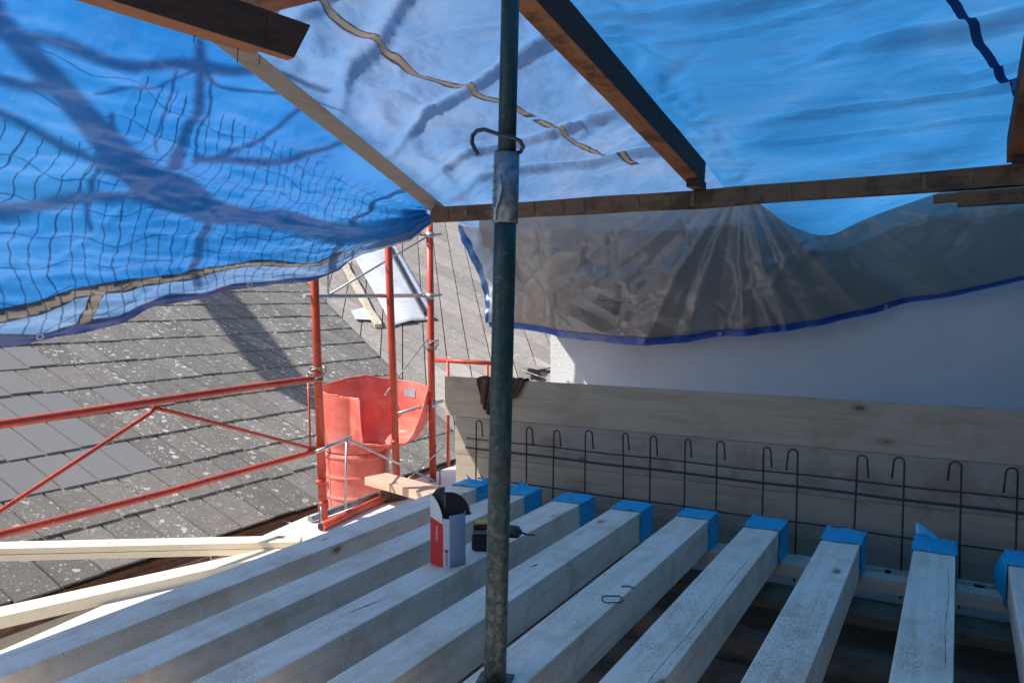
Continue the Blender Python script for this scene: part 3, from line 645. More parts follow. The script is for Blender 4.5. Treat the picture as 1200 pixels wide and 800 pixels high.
# pale marks where rafters crossed
mk=simple('worn_wood_mark',(.20,.115,.065),.85,0,.4,40,.3)
for k in range(20):
    x=-2.70+k*.15+rng.uniform(-.02,.02); z=1.489+max(0,(x+1.2))*.0132; ww=rng.uniform(.014,.038)
    if rng.random()<.2: continue
    MB().box((x,3.9665,z-.034),(x+ww,3.9685,z+.03)).build('worn_mark',mk,o)
mb=MB(); mb.beam((-.115,3.99,1.425),(-.02,3.99,1.428),.04,.036); mb.beam((-.022,3.99,1.418),(1.9,3.99,1.440),.052,.062,seg=12,wob=.08)
o=mb.build('short_batten',M['oldx'],bevel=.003); tag(o,'shorter dark batten with a narrow tongue under the long one at right','batten')
# hip batten
o=MB().beam((-2.80,4.08,1.525),(-2.18,.80,2.26),.075,.03,up=(-.75,-.2,.63),seg=10,wob=.03).build('hip_batten',M['batten'],bevel=.002)
tag(o,'light grey sloping batten where the left tarpaulin meets the roof tarpaulin','batten')
# cut-off dark beam top left
# ---------------------------------------------------------------- cut-off beam top left
e1=Vector((-1.917,1.961,1.776)); e0=Vector((-2.074,1.415,1.817)); dr=(e1-e0).normalized()
lf=Vector((0,0,1)).cross(dr).normalized()   # to the left of the beam
up_=dr.cross(lf).normalized()
ct=thing('cut_beam','thick dark sawn-off roof beam in the top left corner with a notched end','beam',tuple(e1))
W_,H_=.085,.125
st=e1-dr*2.4
mb=MB()
def sec(p,w0=0,w1=W_,h0=0,h1=H_): return [p+lf*w0+up_*h0,p+lf*w1+up_*h0,p+lf*w1+up_*h1,p+lf*w0+up_*h1]
ee=e1-dr*.0
vs=sec(st)+sec(e1-dr*.10); mb.add(vs,[(3,2,1,0),(0,1,5,4),(1,2,6,5),(2,3,7,6),(3,0,4,7),(4,5,6,7)])
# end block: slanting end face and a notch on its left lower side
a=e1-dr*.10; vs=[a+up_*.0,a+lf*.045,a+lf*W_+up_*.05,a+lf*W_+up_*H_,a+up_*H_, e1,e1+lf*.045,e1+lf*W_+up_*.05+dr*.01,e1+lf*W_+up_*H_+dr*.055,e1+up_*H_+dr*.055]
mb.add(vs,[(4,3,2,1,0),(5,6,7,8,9),(0,1,6,5),(1,2,7,6),(2,3,8,7),(3,4,9,8),(4,0,5,9)])
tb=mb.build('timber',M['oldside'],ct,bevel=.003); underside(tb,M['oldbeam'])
mb=MB()
for q,l in ((.16,.045),(.085,.03),(.30,.02)): mb.tube([e1-dr*q+lf*.07,e1-dr*q+lf*.07-Vector((.004,0,l))],.0016,6)
mb.build('nail',M['rebar'],ct)
o=MB().beam((-2.25,2.02,2.035),(-1.62,2.02,2.035),.08,.10,seg=8,wob=.03).build('roof_batten',M['oldbeam'],bevel=.003); tag(o,'short brown timber crossing above the cut-off beam, at the top edge','timber')
# ================================================================ TARPAULINS
def HX(Y): return -2.80+.176*(4.1-Y)
def HZ(Y): return 1.555+.224*(4.1-Y)
HY=[h[1] for h in HEM]; HXX=[h[0] for h in HEM]; HZZ=[h[2] for h in HEM]
# scattered straight creases, shared helper: value at a 2D point in metres
def creases(seed,n,x0,x1,y0,y1,bias=0,spread=1.2):
    r_=random.Random(seed); Lx=[]
    for _ in range(n):
        a_=bias+r_.gauss(0,spread); Lx.append((r_.uniform(x0,x1),r_.uniform(y0,y1),math.cos(a_),math.sin(a_),r_.uniform(.08,.42),r_.uniform(.016,.034),r_.choice((-1,1))*r_.uniform(.003,.010)))
    cell={}
    for q in Lx:
        R_=q[4]
        for i in range(int((q[0]-R_)//.25),int((q[0]+R_)//.25)+1):
            for j in range(int((q[1]-R_)//.25),int((q[1]+R_)//.25)+1): cell.setdefault((i,j),[]).append(q)
    def f(x,y):
        d=0
        for qx,qy,ca,sa,ln_,wd_,am in cell.get((int(x//.25),int(y//.25)),()):
            ex=x-qx; ey=y-qy; al=ex*ca+ey*sa
            if abs(al)<ln_:
                ac=abs(-ex*sa+ey*ca)
                if ac<wd_: d+=am*(1-ac/wd_)*(1-(al/ln_)**2)
        return d
    return f
CR3=creases(9,150,0.3,4.1,.8,2.2,.2,.7)
def smooth_hem(Y,arr):
    return sum(interp(HY,arr,Y+d*.08) for d in (-1,-.5,0,.5,1))/5 if Y<3.95 else interp(HY,arr,Y)
def SL(Y,v,disp=True):
    b=Vector((smooth_hem(Y,HXX),Y,smooth_hem(Y,HZZ))); t=Vector((HX(Y),Y,HZ(Y))); p=b.lerp(t,v)
    p.x-=.10*math.sin(math.pi*min(max(v,0),1))
    if disp:
        k=min(1,max(0,(1-v)*4)); 
        d=.022*fb((0,Y*1.1,p.z*4.5),1,1,3)+.030*fb((0,(Y+p.z*.25)*.7,p.z*1.6),1,4,2)+.013*fb((0,Y*1.8,p.z*13),1,8,3)
        # gathers towards the corner
        c=max(0,1-abs(Y-4.0)/.9); d+=.016*c*math.sin(v*34+Y*6)
        d+=.010*(1-min(1,v*5))*math.sin(Y*11+2*math.sin(Y*3))
        d+=.8*CR3(Y,p.z)
        p+=Vector((-.85,0,.5))*d*k
    return p
lt=thing('side_tarpaulin','blue tarpaulin hanging down at the left, tree and net shadows showing through it','tarpaulin',(-3.15,2.6,.8))
Y0,Y1=.40,4.10
def sv(Y): return .105+.035*math.sin(Y*2.3+1)*.6+.02*math.sin(Y*7)+.06*max(0,Y-3.1)
def inseam(u,v,w0=.010):
    Y=Y0+(Y1-Y0)*u; s0=sv(Y)+.009
    if abs(v-s0)<w0 and Y<3.95: return True
    t_=2.02-.06*(1-v/.1); return v<s0 and abs(Y-(1.985+.045*(v/.1)))<.024
MB().grid(lambda u,v:SL(Y0+(Y1-Y0)*u,v),330,110,True,lambda u,v:inseam(u,v) or v<sv(Y0+(Y1-Y0)*u)).build('sheet',M['tarp_left'],lt)
MB().grid(lambda u,v:SL(Y0+(Y1-Y0)*u,v*.3),330,42,True,lambda u,v:inseam(u,v*.3) or v*.3>sv(Y0+(Y1-Y0)*u)+.001).build('painted_bounce_strip',M['tarp_bounce'],lt)  # pale strip above the hem carries painted bounce light
MB().grid(lambda u,v:SL(Y0+(Y1-Y0)*u,-.028+.042*v+.006*math.sin(u*60)*v,True)+Vector((-.004,0,0)),260,3).build('hem_band',M['hem_blue'],lt)
def seam(u,v):
    Y=Y0+(Y1-.1-Y0)*u; return SL(Y,sv(Y)+.009+(v-.5)*.040)+Vector((.003,0,0))
MB().grid(seam,300,3).build('seam_tape',M['seam'],lt)
MB().grid(lambda u,v:SL(1.985+.045*(1-u)*1.0+(v-.5)*.062,.10*(1-u)+.004)+Vector((.003,0,0)),14,2).build('seam_tape',M['seam'],lt)
def eyelet(p,nrm_,parent,r=.011):
    n=Vector(nrm_).normalized(); a=n.cross(Vector((0,0,1))).normalized(); b_=n.cross(a)
    return MB().tube([Vector(p)+a*math.cos(t_)*r+b_*math.sin(t_)*r for t_ in [i*2*math.pi/16 for i in range(17)]],.0042,8,False).build('eyelet',M['galv'],parent)
for Y in (1.80,2.9): eyelet(SL(Y,.0)+Vector((.012,0,0)),(1,-.3,-.3),lt)
# white turned-up edge near the corner
MB().grid(lambda u,v:SL(3.62+.46*u,-.02+.07*v*(1-.3*u))+Vector((-.012-.02*v,0,-.012)),50,5).build('turned_edge',tarp_mat('pale_tarp_underside',[(.6,.62,.66),(.7,.72,.74),(.8,.8,.8)],transl=.6,crease=.6),lt)
CR1=creases(5,130,-3,-1.17,0,4.2,.5,.8); CR2=creases(6,150,-1.17,1.9,.5,4.4,0,.5)
# ceiling tarps
RX=-1.17; RX2=.196
def CZ(X,Y,n=0):
    base=1.705+(3.97-Y)*.177
    hx=HX(min(Y,4.1)); k=min(1,max(0,(X-hx)/.5)); k=k*k*(3-2*k)
    base=(HZ(min(Y,4.1))-.177*max(0,Y-4.1)*.3+.004)*(1-k)+base*k
    # sag between supports
    if X<RX: s_=(X-hx)/(RX-hx); sag=.05*math.sin(math.pi*min(max(s_,0),1))
    elif X<RX2: s_=(X-RX)/(RX2-RX); sag=.045*math.sin(math.pi*s_)
    else: s_=(X-RX2)/(1.45-RX2); sag=.045*math.sin(math.pi*min(s_,1))
    z=base-sag*.6
    e=min(1,abs(X-RX)/.25,abs(X-RX2)/.2,max(0,(X-hx))/.2)
    def ridge(d,w_,a): # a lap fold: steep on one side, easy on the other
        return 2.1*a*(math.exp(-(d/w_)**2) if d>0 else math.exp(-(d/(w_*2.6))**2))
    if X>RX:
        z+=e*(.030*fb((X*.5,Y*2.2+X*.3,0),1,11,2)+.006*fb((X*2.5,Y*8,0),1,12,3))
        for (ya,sl_,w_,a,x0,x1) in ((3.60,-.05,.022,.020,-.9,1.9),(3.02,.02,.03,.024,-.55,1.9),(2.55,.10,.02,.016,-1.1,.4),(2.18,-.06,.03,.022,-.9,1.9),(3.34,.07,.014,.012,-.2,1.2),(1.75,.05,.03,.02,-.9,1.9),(2.8,-.10,.012,.010,-1.1,0),(3.82,.03,.012,.010,-1.0,1.0)):
            if x0<X<x1:
                f=min(1,(X-x0)/.3,(x1-X)/.3); z+=f*ridge(Y-(ya+sl_*(X-x0)+.03*fb((X*2.2,ya,0),1,2,2)),w_,a)
        r_=max(0,1-abs(X-RX)/.26); z+=.011*r_*(1-r_)*4*(.5+abs(fb((0,Y*2,0),1,9)))*math.sin(Y*34+9*fb((X*3,Y*2,0),1,3))
    else:
        z+=e*(.030*fb((X*1.1-Y*.3,Y*1.3+X*.6,0),1,21,3)+.006*fb((X*6+Y*3,Y*5,0),1,22,4))
        for (ya,sl_,w_,a) in ((3.70,-.28,.02,.016),(3.35,-.55,.02,.018),(2.9,-.75,.03,.016),(2.45,-.5,.022,.012),(4.0,-.1,.03,.02)):
            f=min(1,max(0,(X-hx)/.3))*min(1,max(0,(RX-X)/.2)); z+=f*ridge(Y-(ya+sl_*(X+2.6)+.05*fb((X*2.2,ya,0),1,2,2)),w_,a)
        r_=max(0,1-abs(X-RX)/.25); z+=.008*r_*(1-r_)*4*math.sin(Y*30+X*20+4*fb((X*2,Y*2,0),1,4))
        r_=max(0,1-abs(X-hx)/.5); z+=.010*r_*(1-r_)*4*math.sin(Y*7+X*24+3*fb((X*2,Y*2,0),1,6))
    z+=min(1,e*2+.1)*((CR1 if X<RX else CR2)(X,Y))
    if Y>4.35: z-=.19*math.exp(-((X+.72)/.34)**2)*min(1,(Y-4.35)/.7)
    return z
c1=thing('roof_tarpaulin','pale blue tarpaulin, its sunlit tone painted in, stretched over the roof left of the long rafter','tarpaulin',(-2,1.5,1.9))
def cf1(u,v):
    Y=.15+5.18*v; hx=HX(min(Y,4.1))-.004-.36*min(1,max(0,(Y-4.12)/.25)); X=hx+(RX-hx)*u; return Vector((X,Y,CZ(X,Y)))
def intan(u,v):
    p=cf1(u,v) if .2<v<.80 else None
    if p is None: return False
    return (1.42<p.y<3.20 and abs(p.x-interp(ty,tx,p.y)-.010*math.sin(p.y*16))<.017) or (3.29<p.y<3.95 and abs(p.x-interp(ty,tx,p.y)-.010*math.sin(p.y*16))<.014)
TAN=[(-1.95,1.5),(-1.936,2.106),(-1.949,2.418),(-1.934,2.728),(-1.841,2.975),(-1.755,3.125),(-1.713,3.289),(-1.66,3.46),(-1.614,3.644),(-1.57,3.80),(-1.50,3.95)]
ty=[t[1] for t in TAN]; tx=[t[0] for t in TAN]
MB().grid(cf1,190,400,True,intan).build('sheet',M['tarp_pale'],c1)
TAN=[(-1.95,1.5),(-1.936,2.106),(-1.949,2.418),(-1.934,2.728),(-1.841,2.975),(-1.755,3.125),(-1.713,3.289),(-1.66,3.46),(-1.614,3.644),(-1.57,3.80),(-1.50,3.95)]
ty=[t[1] for t in TAN]; tx=[t[0] for t in TAN]
def tanf(u,v,a=1.4,b_=3.97,w_=.056):
    Y=a+(b_-a)*u; X=interp(ty,tx,Y)+.010*math.sin(Y*16)+(v-.5)*w_*(1+.12*math.sin(Y*23)); return Vector((X,Y,CZ(X,Y)-.002))
MB().grid(lambda u,v:tanf(u,v,1.4,3.24),90,2).build('seam_tape',M['seam'],c1)
MB().grid(lambda u,v:tanf(u,v,3.27,3.97,.048),40,2).build('seam_tape',M['seam'],c1)
c2=thing('roof_tarpaulin','bright blue tarpaulin stretched over the roof right of the long rafter','tarpaulin',(.3,1.5,1.9))
def cf2(u,v):
    Y=-2.6+7.93*v; X=RX+(1.98-RX)*u; return Vector((X,Y,CZ(X,Y)+.0005))
MB().grid(cf2,230,360).build('sheet',M['tarp_blue'],c2)
def dk(u,v):
    Y=2.3+1.45*u; X=interp([2.3,2.78,2.955,3.121,3.375,3.589,3.8],[-.13,-.054,-.012,.039,.098,.165,.2],Y)+.002*math.sin(Y*14)+(v-.5)*.030; return Vector((X,Y,CZ(X,Y)-.006))
MB().grid(dk,60,2).build('dark_strap',tarp_mat('dark_webbing',[(.02,.05,.13),(.025,.06,.16),(.03,.08,.2)],transl=.6,crease=.2,gloss=.02),c2)
# hanging grey sheet
gx=[-2.96,-2.71,-2.51,-2.18,-1.65,-1.11,-.76,-.355,-.02,.29,1.98]; gz_=[.80,.82,.768,.717,.72,.787,.849,.947,1.032,1.11,1.5]
def hs(n): return 
def GS(u,v,disp=True):
    X0=-2.70; X=X0+(1.98-X0)*u
    Xb=-2.96+(1.98+2.96)*u; zb=sum(interp(gx,gz_,Xb+d) for d in (-.2,-.1,0,.1,.2))/5
    top=Vector((X*1.03-.02,4.54,1.61 if X>-2.2 else 1.53+.08*max(0,(X+2.7))*2)); bot=Vector((Xb,4.97,zb))
    p=top.lerp(bot,v); p.z-=.04*math.sin(math.pi*v); p.y-=.05*math.sin(math.pi*v)
    if disp:
        # folds fan out from where the rafter pins the sheet
        ax,az_=-1.08,1.62; dx=p.x-ax; dz=az_-p.z+.06; r_=math.hypot(dx,dz); an=math.atan2(dx,dz)
        tri=lambda q: 2*abs(q/math.pi-math.floor(q/math.pi+.5))*2-1
        wob=.6*fb((r_*1.6,an*.8,0),1,3,2)
        d=.050*tri(an*3.1+.6+wob)*min(1,r_*1.6)*math.exp(-max(0,abs(dx)-.9)*1.0)
        d+=.022*tri(an*8+r_*2+2*wob)*min(1,r_)*math.exp(-max(0,abs(dx)-.7)*1.2)
        d+=.030*fb((p.x*1.3+p.z,0,p.z*2.2),1,31,3)+.007*fb((p.x*6-p.z*5,0,p.z*7+p.x*4),1,32,3)
        b_=max(0,1-abs(p.x+2.0)/.6)*max(0,1-abs(v-.82)/.3); d+=.035*b_*tri(p.x*9+p.z*14+wob*2)
        for an0,am,w0 in FAN:
            q=(an-an0)/w0*max(.35,1/(1+r_*.6))
            if abs(q)<1: d+=am*(1-abs(q))*min(1,r_*2.2)*(1 if r_<1.5 else .6)
        for x0,z0_,ca,sa,ln_,wd_,am in CRK:
            ex=p.x-x0; ez=p.z-z0_; al=ex*ca+ez*sa
            if abs(al)<ln_:
                ac=abs(-ex*sa+ez*ca)
                if ac<wd_: d+=am*(1-ac/wd_)*(1-(al/ln_)**2)
        k=min(1,v*3); k=k*k*(3-2*k); p+=Vector((0,-.9,-.25*(1-k)-.12*k))*d*k
        p.y=min(p.y,5.16)
    return p
_r=random.Random(12)
FAN=[(-1.25,.035,.12),(-1.02,.05,.10),(-.80,-.03,.09),(-.62,.055,.08),(-.42,.03,.06),(-.28,-.035,.08),(-.08,.05,.07),(.10,.02,.05),(.22,.06,.09),(.45,.03,.07),(.68,.07,.10),(.85,-.05,.08),(.98,.07,.09),(1.12,.06,.10),(1.3,.06,.12)]
CRK=[]
for _ in range(70):
    x0=_r.uniform(-2.8,-.6) if _r.random()<.72 else _r.uniform(-.6,1.2); a_=_r.uniform(-1.3,1.3)+(.7 if x0<-1.3 else 0)
    CRK.append((x0,_r.uniform(.72,1.45),math.cos(a_),math.sin(a_),_r.uniform(.06,.28),_r.uniform(.014,.04),_r.choice((-1,1))*_r.uniform(.008,.022)))
c3=thing('hanging_tarpaulin','creased grey brown tarpaulin with a blue hem hanging in front of the white wall','tarpaulin',(-.6,4.97,.8))
def GT(u,v):
    X=-2.96+4.94*u
    zb=sum(interp([-1.30,-1.10,-.95,-.72,-.52,-.13,.15],[0,.08,.22,.36,.24,.10,0],X+dd) for dd in (-.08,-.04,0,.04,.08))/5
    return GS(u,zb+(1-zb)*v)
MB().grid(GT,420,150).build('sheet',M['tarp_grey'],c3)
MB().grid(lambda u,v:GS(u,.975+.066*v)+Vector((0,-.008,0)),300,3).build('hem_band',M['hem_bright'],c3)
for X in (-2.283,-1.324,-.367): eyelet(GS((X+2.96)/4.94,1.012)+Vector((0,-.014,0)),(0,-1,0),c3,.010)
# torn free corner, sunlight through it painted in as white, with blue border
wf=tarp_mat('painted_backlit_tarp',[(.66,.67,.70),(.74,.75,.77),(.8,.8,.8)],transl=.55,crease=.9)
LP=[(-2.967,1.478),(-2.90,1.30),(-2.805,1.09),(-2.765,.95),(-2.739,.824)]
RP=[(-2.72,1.44),(-2.64,1.32),(-2.60,1.15),(-2.60,1.0),(-2.68,.835)]
def flp(u,v):
    q=v*4; i=min(int(q),3); f=q-i
    l=Vector((LP[i][0]+(LP[i+1][0]-LP[i][0])*f,0,LP[i][1]+(LP[i+1][1]-LP[i][1])*f)); r_=Vector((RP[i][0]+(RP[i+1][0]-RP[i][0])*f,0,RP[i][1]+(RP[i+1][1]-RP[i][1])*f))
    p=l.lerp(r_,u); p.y=4.55+.16*u-.04*math.sin(u*3)+.05*fb((p.x*5,0,p.z*4),1,6,3); return p
MB().grid(lambda u,v:flp(.16+.84*u,v),30,50).build('torn_corner',wf,c3)
MB().grid(lambda u,v:flp(.20*u,v)+Vector((0,-.002,0)),4,50).build('hem_band',M['tarp_left'],c3)  # border takes the lighter sheet blue to paint in the sun on it
# ================================================================ NET AND TREE
mb=MB()
for k in range(40):
    Y=1.25+k*.072
    if Y>4.02: break
    pts=[]
    for q in range(46):
        v=-.0+q/45*.80; yy=Y+.05*math.sin(v*9+k*.15)+.02*fb((k*.4,v*6,0),1,2)
        if k<9: v=v*.72
        p=SL(min(yy,4.05),v,False)+SUN*(.40+.08*math.sin(v*6+k*.2)); pts.append(p)
    mb.tube(pts,.0028 if k%4 else .0042,5)
for k in range(9):
    v=.03+k*.09
    pts=[SL(min(1.2+q*.045,4.05),v+.015*math.sin(q*.4+k)+.01*math.sin(q*.9),False)+SUN*(.42+.05*math.sin(q*.3+k)) for q in range(64)]
    mb.tube(pts,.0019,5)
o=mb.build('net',M['netting']); tag(o,'knotted cord net hanging outside the left tarpaulin, seen as a shadow grid','net')
tr=thing('bare_tree','bare tree leaning over outside the left tarpaulin, seen as branch shadows','tree',(-6.6,-2.2,-6))
def off(p,l): return Vector(p[:3])+SUN*l*1.55
def spl(P,Rr,n=4):
    out=[];rr=[]
    for i in range(len(P)-1):
        p0=P[max(i-1,0)];p1=P[i];p2=P[i+1];p3=P[min(i+2,len(P)-1)]
        for k in range(n):
            t=k/n; out.append(.5*((2*p1)+(p2-p0)*t+(2*p0-5*p1+4*p2-p3)*t*t+(3*p1-p0-3*p2+p3)*t**3)); rr.append(Rr[i]+(Rr[i+1]-Rr[i])*t)
    out.append(P[-1]); rr.append(Rr[-1]); return out,rr
tk=BR['trunk']; LT=2.3
P=[Vector((-6.6,-2.2,-6)),Vector((-6.4,-2.1,-1)),Vector((-5.6,-1.6,2.2)),Vector((-4.6,-.7,3.5))]+[off(p,LT) for p in tk]+[off(tk[-1],LT)+Vector((.1,.5,.25)),off(tk[-1],LT)+Vector((.1,1.1,.7))]
Rr=[.19,.15,.10,.06]+[p[3]*(1.15 if i<8 else .9) for i,p in enumerate(tk)]+[.025,.008]
a,b_=spl(P,Rr); MB().tube(a,b_,12).build('trunk',M['bark'],tr)
for k,l in (('b1',2.3),('b2',2.3),('b3',2.3),('b4',2.3),('b5',2.35),('b6',2.1),('b7',2.2),('b8',2.0),('b9',1.7),('b10',1.2),('b11',1.2),('b12',.9),('b13',.8)):
    q=BR[k]; P=[off(p,l) for p in q]; a,b_=spl(P,[p[3]*1.3 for p in q]); MB().tube(a,b_,8).build('branch',M['bark'],tr)
# unseen second tree, added so that its limb shades a strip of slates
t2=thing('bare_tree','unseen leaning bare tree added behind the slate house so its limb shades a strip of slates','tree',(-14.6,6.6,-6))
s_=SUN; B1=Vector((-9.3,7.75,1.13)); B2=Vector((-6.25,6.40,-.07)); mu=5.2
P=[Vector((-14.6,6.6,-6)),Vector((-14.4,6.5,0)),B1+s_*mu+Vector((-.9,.45,.0)),B1+s_*mu,B1.lerp(B2,.5)+s_*mu,B2+s_*mu,B2+s_*mu+Vector((.5,-.3,.3))]
a,b_=spl(P,[.35,.3,.24,.20,.18,.15,.03]); MB().tube(a,b_,14).build('trunk',M['bark'],t2)
# ================================================================ SCAFFOLD
sf=thing('scaffold_frame','red tubular scaffold frame with guard rails and three posts on the parapet','scaffold',(-3.2,3.4,-.3))
PX=-3.2
def post(y,ztop,lean=(0,0),r=.0242):
    mb=MB(); mb.tube([(PX+.0,y,-.30),(PX+lean[0],y+lean[1],ztop)],r,20); return mb.build('post',M['red'],sf)
p1=post(3.452,2.2,(-.015,-.07)); p2=post(4.15,2.2,(-.0,-.11)); p3=post(4.56,1.75,(0,-.03))
for (yy,zz) in ((3.43,-.07),(3.45,-.2),(4.13,.05),(4.56,-.05)):
    MB().tube([(PX,yy,zz-.012),(PX,yy,zz+.012)],.0262,20).build('post_collar',M['red'],sf)
mb=MB(); 
rail=[(PX+.0,-.3,.495),(PX,.8,.502),(PX,1.68,.509),(PX,2.4,.522),(PX,3.0,.530),(PX,3.33,.531),(PX+.02,3.43,.525)]
a,b_=spl([Vector(p) for p in rail],[.0175]*7,5); mb.tube(a,b_,14); mb.build('guard_rail',M['red'],sf)
mb=MB().tube([(PX,-.3,.07),(PX,1.67,.083),(PX,2.4,.088),(PX,3.3,.112),(PX+.015,3.44,.122)],.0165,14); mb.build('guard_rail',M['red'],sf)
MB().tube([(PX,1.05,.03),(PX,1.67,.175),(PX,2.33,.468),(PX,2.36,.492)],.0095,10).build('brace',M['red'],sf)
MB().tube([(PX,2.35,.492),(PX,2.42,.470),(PX,2.9,.30),(PX,3.34,.142),(PX,3.44,.118)],.0095,10).build('brace',M['red'],sf)
MB().tube([(PX-.045,3.39,.51),(PX-.045,3.40,.12)],.006,8).build('brace',M['red'],sf)
MB().tube([(-3.05,3.27,-.274),(-3.10,3.62,-.272),(-3.14,3.98,-.270)],.0245,20).build('base_tube',M['red'],sf)
mb=MB().tube([(-3.05,3.2705,-.274),(-3.0495,3.2685,-.274)],.0195,20); mb.build('tube_mouth',M['black'],sf)
# galvanised lattice between the posts
gl=thing('galvanised_bracket','galvanised lattice frame clamped between the red posts at eye level','bracket',(PX,4.0,1.0))
XG=PX-.0
def rod(name,p,q,r,par=gl,m_='galv'): return MB().tube([p,q],r,10).build(name,M[m_],par)
rod('chord',(XG-.03,3.35,1.0),(XG-.03,4.60,1.005),.0135); rod('chord',(XG-.03,3.95,1.42),(XG-.03,4.58,1.425),.0125)
rod('strut',(XG-.03,3.55,1.0),(XG-.03,3.55,1.42),.0065); rod('strut',(XG-.03,3.56,1.01),(XG-.03,4.52,1.40),.0065)
for z in (1.0,1.42): 
    mb=MB().tube([(PX,4.54,z-.02),(PX,4.54,z+.02)],.031,16); mb.tube([(PX,4.56,z),(PX+.055,4.60,z+.01)],.008,8); mb.build('clamp',M['galv'],gl)
g2=thing('galvanised_bracket','galvanised lattice frame near the foot of the red posts, in front of the chute','bracket',(PX,4.0,.1))
XG2=PX+.035
rod('chord',(XG2,3.36,.118),(XG2,3.66,.158),.0095,g2); rod('chord',(XG2-.15,4.25,.20),(XG2,4.64,.262),.012,g2)
rod('strut',(XG2,3.63,.15),(XG2,4.52,-.285),.0075,g2); rod('strut',(XG2,3.62,.15),(XG2,3.60,-.27),.0075,g2); rod('strut',(XG2,4.05,-.27),(XG2,4.66,-.06),.006,g2)
rod('chord',(PX-.02,3.36,-.275),(PX+.0,4.02,-.262),.020,g2,'galvdark')
mb=MB().tube([(PX,4.56,.225),(PX,4.56,.27)],.031,16); mb.build('clamp',M['galv'],g2)
for (x,y) in ((-3.13,3.36),(-3.22,4.25),(-3.10,4.50)): MB().tube([(x,y,-.30),(x,y,-.19)],.006,8).build('spigot',M['galvdark'],g2)
tag(MB().beam((-3.16,3.93,-.262),(-3.10,4.10,-.262),.10,.07).build('coupler',M['gutter'],bevel=.01),'rusty brown coupler block at the far end of the red base tube','coupler')
# wire wraps
def wraps(c,r,n,lab_,seed,tail=None):
    rg=random.Random(seed); pts=[]
    for i in range(n*14):
        a=i/14*2*math.pi; rr_=r*(1+.25*math.sin(a*.37+seed)+.12*rg.random()); pts.append(Vector(c)+Vector((rr_*math.cos(a),rr_*math.sin(a),.03*math.sin(a*.61+seed)+.01*math.sin(a*1.3))))
    mb=MB().tube(pts,.0035,6)
    if tail: mb.tube([Vector(c)]+[Vector(x) for x in tail],.005,6)
    o=mb.build('wire_tie',M['wire'],loc=tuple(c)); tag(o,lab_,'wire','wire ties on the posts'); return o
wraps((PX-.01,3.42,.56),.042,6,'coiled wire tie round the nearest red post above the guard rail',1)
wraps((PX,4.55,.66),.04,5,'wire tie round the farthest red post above the small red frame',5,[(PX,4.50,.70),(PX-.01,4.36,.60),(PX-.02,4.2,.47),(PX-.02,4.05,.36)])
# small red frame beyond
s2=thing('guard_frame','small red tubular frame behind the top formwork board, left of the prop','frame',(-3.35,5.0,.2))
MB().tube([(-3.50,5.0,.515),(-3.0,5.1,.50)],.017,12).build('top_rail',M['red'],s2)
for x,y in ((-3.38,5.02),(-3.07,5.085)): MB().tube([(x,y,.51),(x,y,-.3)],.013,10).build('upright',M['red'],s2)
MB().tube([(-3.0,5.1,.50),(-2.985,5.103,.50)],.019,12).build('end_cap',M['yellow'],s2)
# wooden block plank over the parapet
o=MB().beam((-3.20,3.93,-.155),(-2.50,3.74,-.155),.17,.052).build('plank_offcut',M['reddish'],bevel=.003); tag(o,'short reddish plank offcut laid across beside the red chute','plank')
# ================================================================ CHUTE
ch=thing('rubbish_chute','faded red plastic builder rubbish chute with a wide cut-open hopper on top','chute',(-3.66,4.30,-.9))
CC=Vector((-3.66,4.30,0))
ir=Vector((.872,.49,0)); if_=Vector((-.49,.872,0))
def hop(u,v):
    th=u*2*math.pi      # 0 = image right, pi/2 = away, pi = left, 3pi/2 = towards viewer
    c,s=math.cos(th),math.sin(th); deg=math.degrees(th)
    rt=.235+.25*max(0,c)**1.2; 
    # rim height
    if deg<205: zt=.425-.07*max(0,c)-.05*max(0,-c)
    elif deg<284: zt=.345-.02*(deg-205)/79
    elif deg<287: zt=.325-.30*(deg-284)/3
    elif deg<325: zt=.02+.0*(deg-287)
    elif deg<352: zt=.02+.30*((deg-325)/27)**1.3
    else: zt=.32+.035*(deg-352)/8
    zb=-.07; lipz=.0
    # profile: throat, flare, wall
    if v<.25: k=v/.25; r_=.212+(rt-.212)*k*k*.75; z=zb+.075*k
    else:
        k=(v-.25)/.75; r_=.212+(rt-.212)*(.75+.25*min(1,k*3)) +.012*k; z=zb+.075+(zt-zb-.075)*k
    if zt<.1 and v>.25: r_+=.01*k
    p=CC+ir*r_*c*1.0+if_*r_*s; p.z=z+.008*fb((c*2,s*2,z*3),1,3,2)
    return p
MB().grid(hop,180,26).build('hopper',M['chute'],ch,solid=.006)
rimpts=[hop(q/120*.70,1.0) for q in range(121)]
MB().tube(rimpts,.0065,8).build('rim',M['chute'],ch)
tagm=simple('grey_label_film',(.35,.37,.42),.4)
MB().grid(lambda u,v:hop(.085+.035*u,.78+.12*v)+(-ir*.012),6,4).build('label_plate',tagm,ch)
def sect(z0_,z1_,r0,r1):
    def f(u,v):
        a=u*2*math.pi; z=z0_+(z1_-z0_)*v; r_=r0+(r1-r0)*v
        for zr in (.04,.30,.56,.80): r_+=.009*math.exp(-((v-zr)/.018)**2)
        return CC+Vector((r_*math.cos(a),r_*math.sin(a),z))
    return MB().grid(f,72,90).build('chute_section',M['chute'],ch,solid=.005)
s1_=sect(-.075,-.62,.218,.195); s2_=sect(-.56,-1.2,.222,.19)
for a in (205,340):
    d=ir*math.cos(R(a))+if_*math.sin(R(a))
    MB().tube([CC+d*.205+Vector((0,0,-.29)),CC+d*.235+Vector((0,0,-.29)),CC+d*.236+Vector((0,0,-.29))],[.026,.02,.002],14).build('lug',M['chute'],ch)
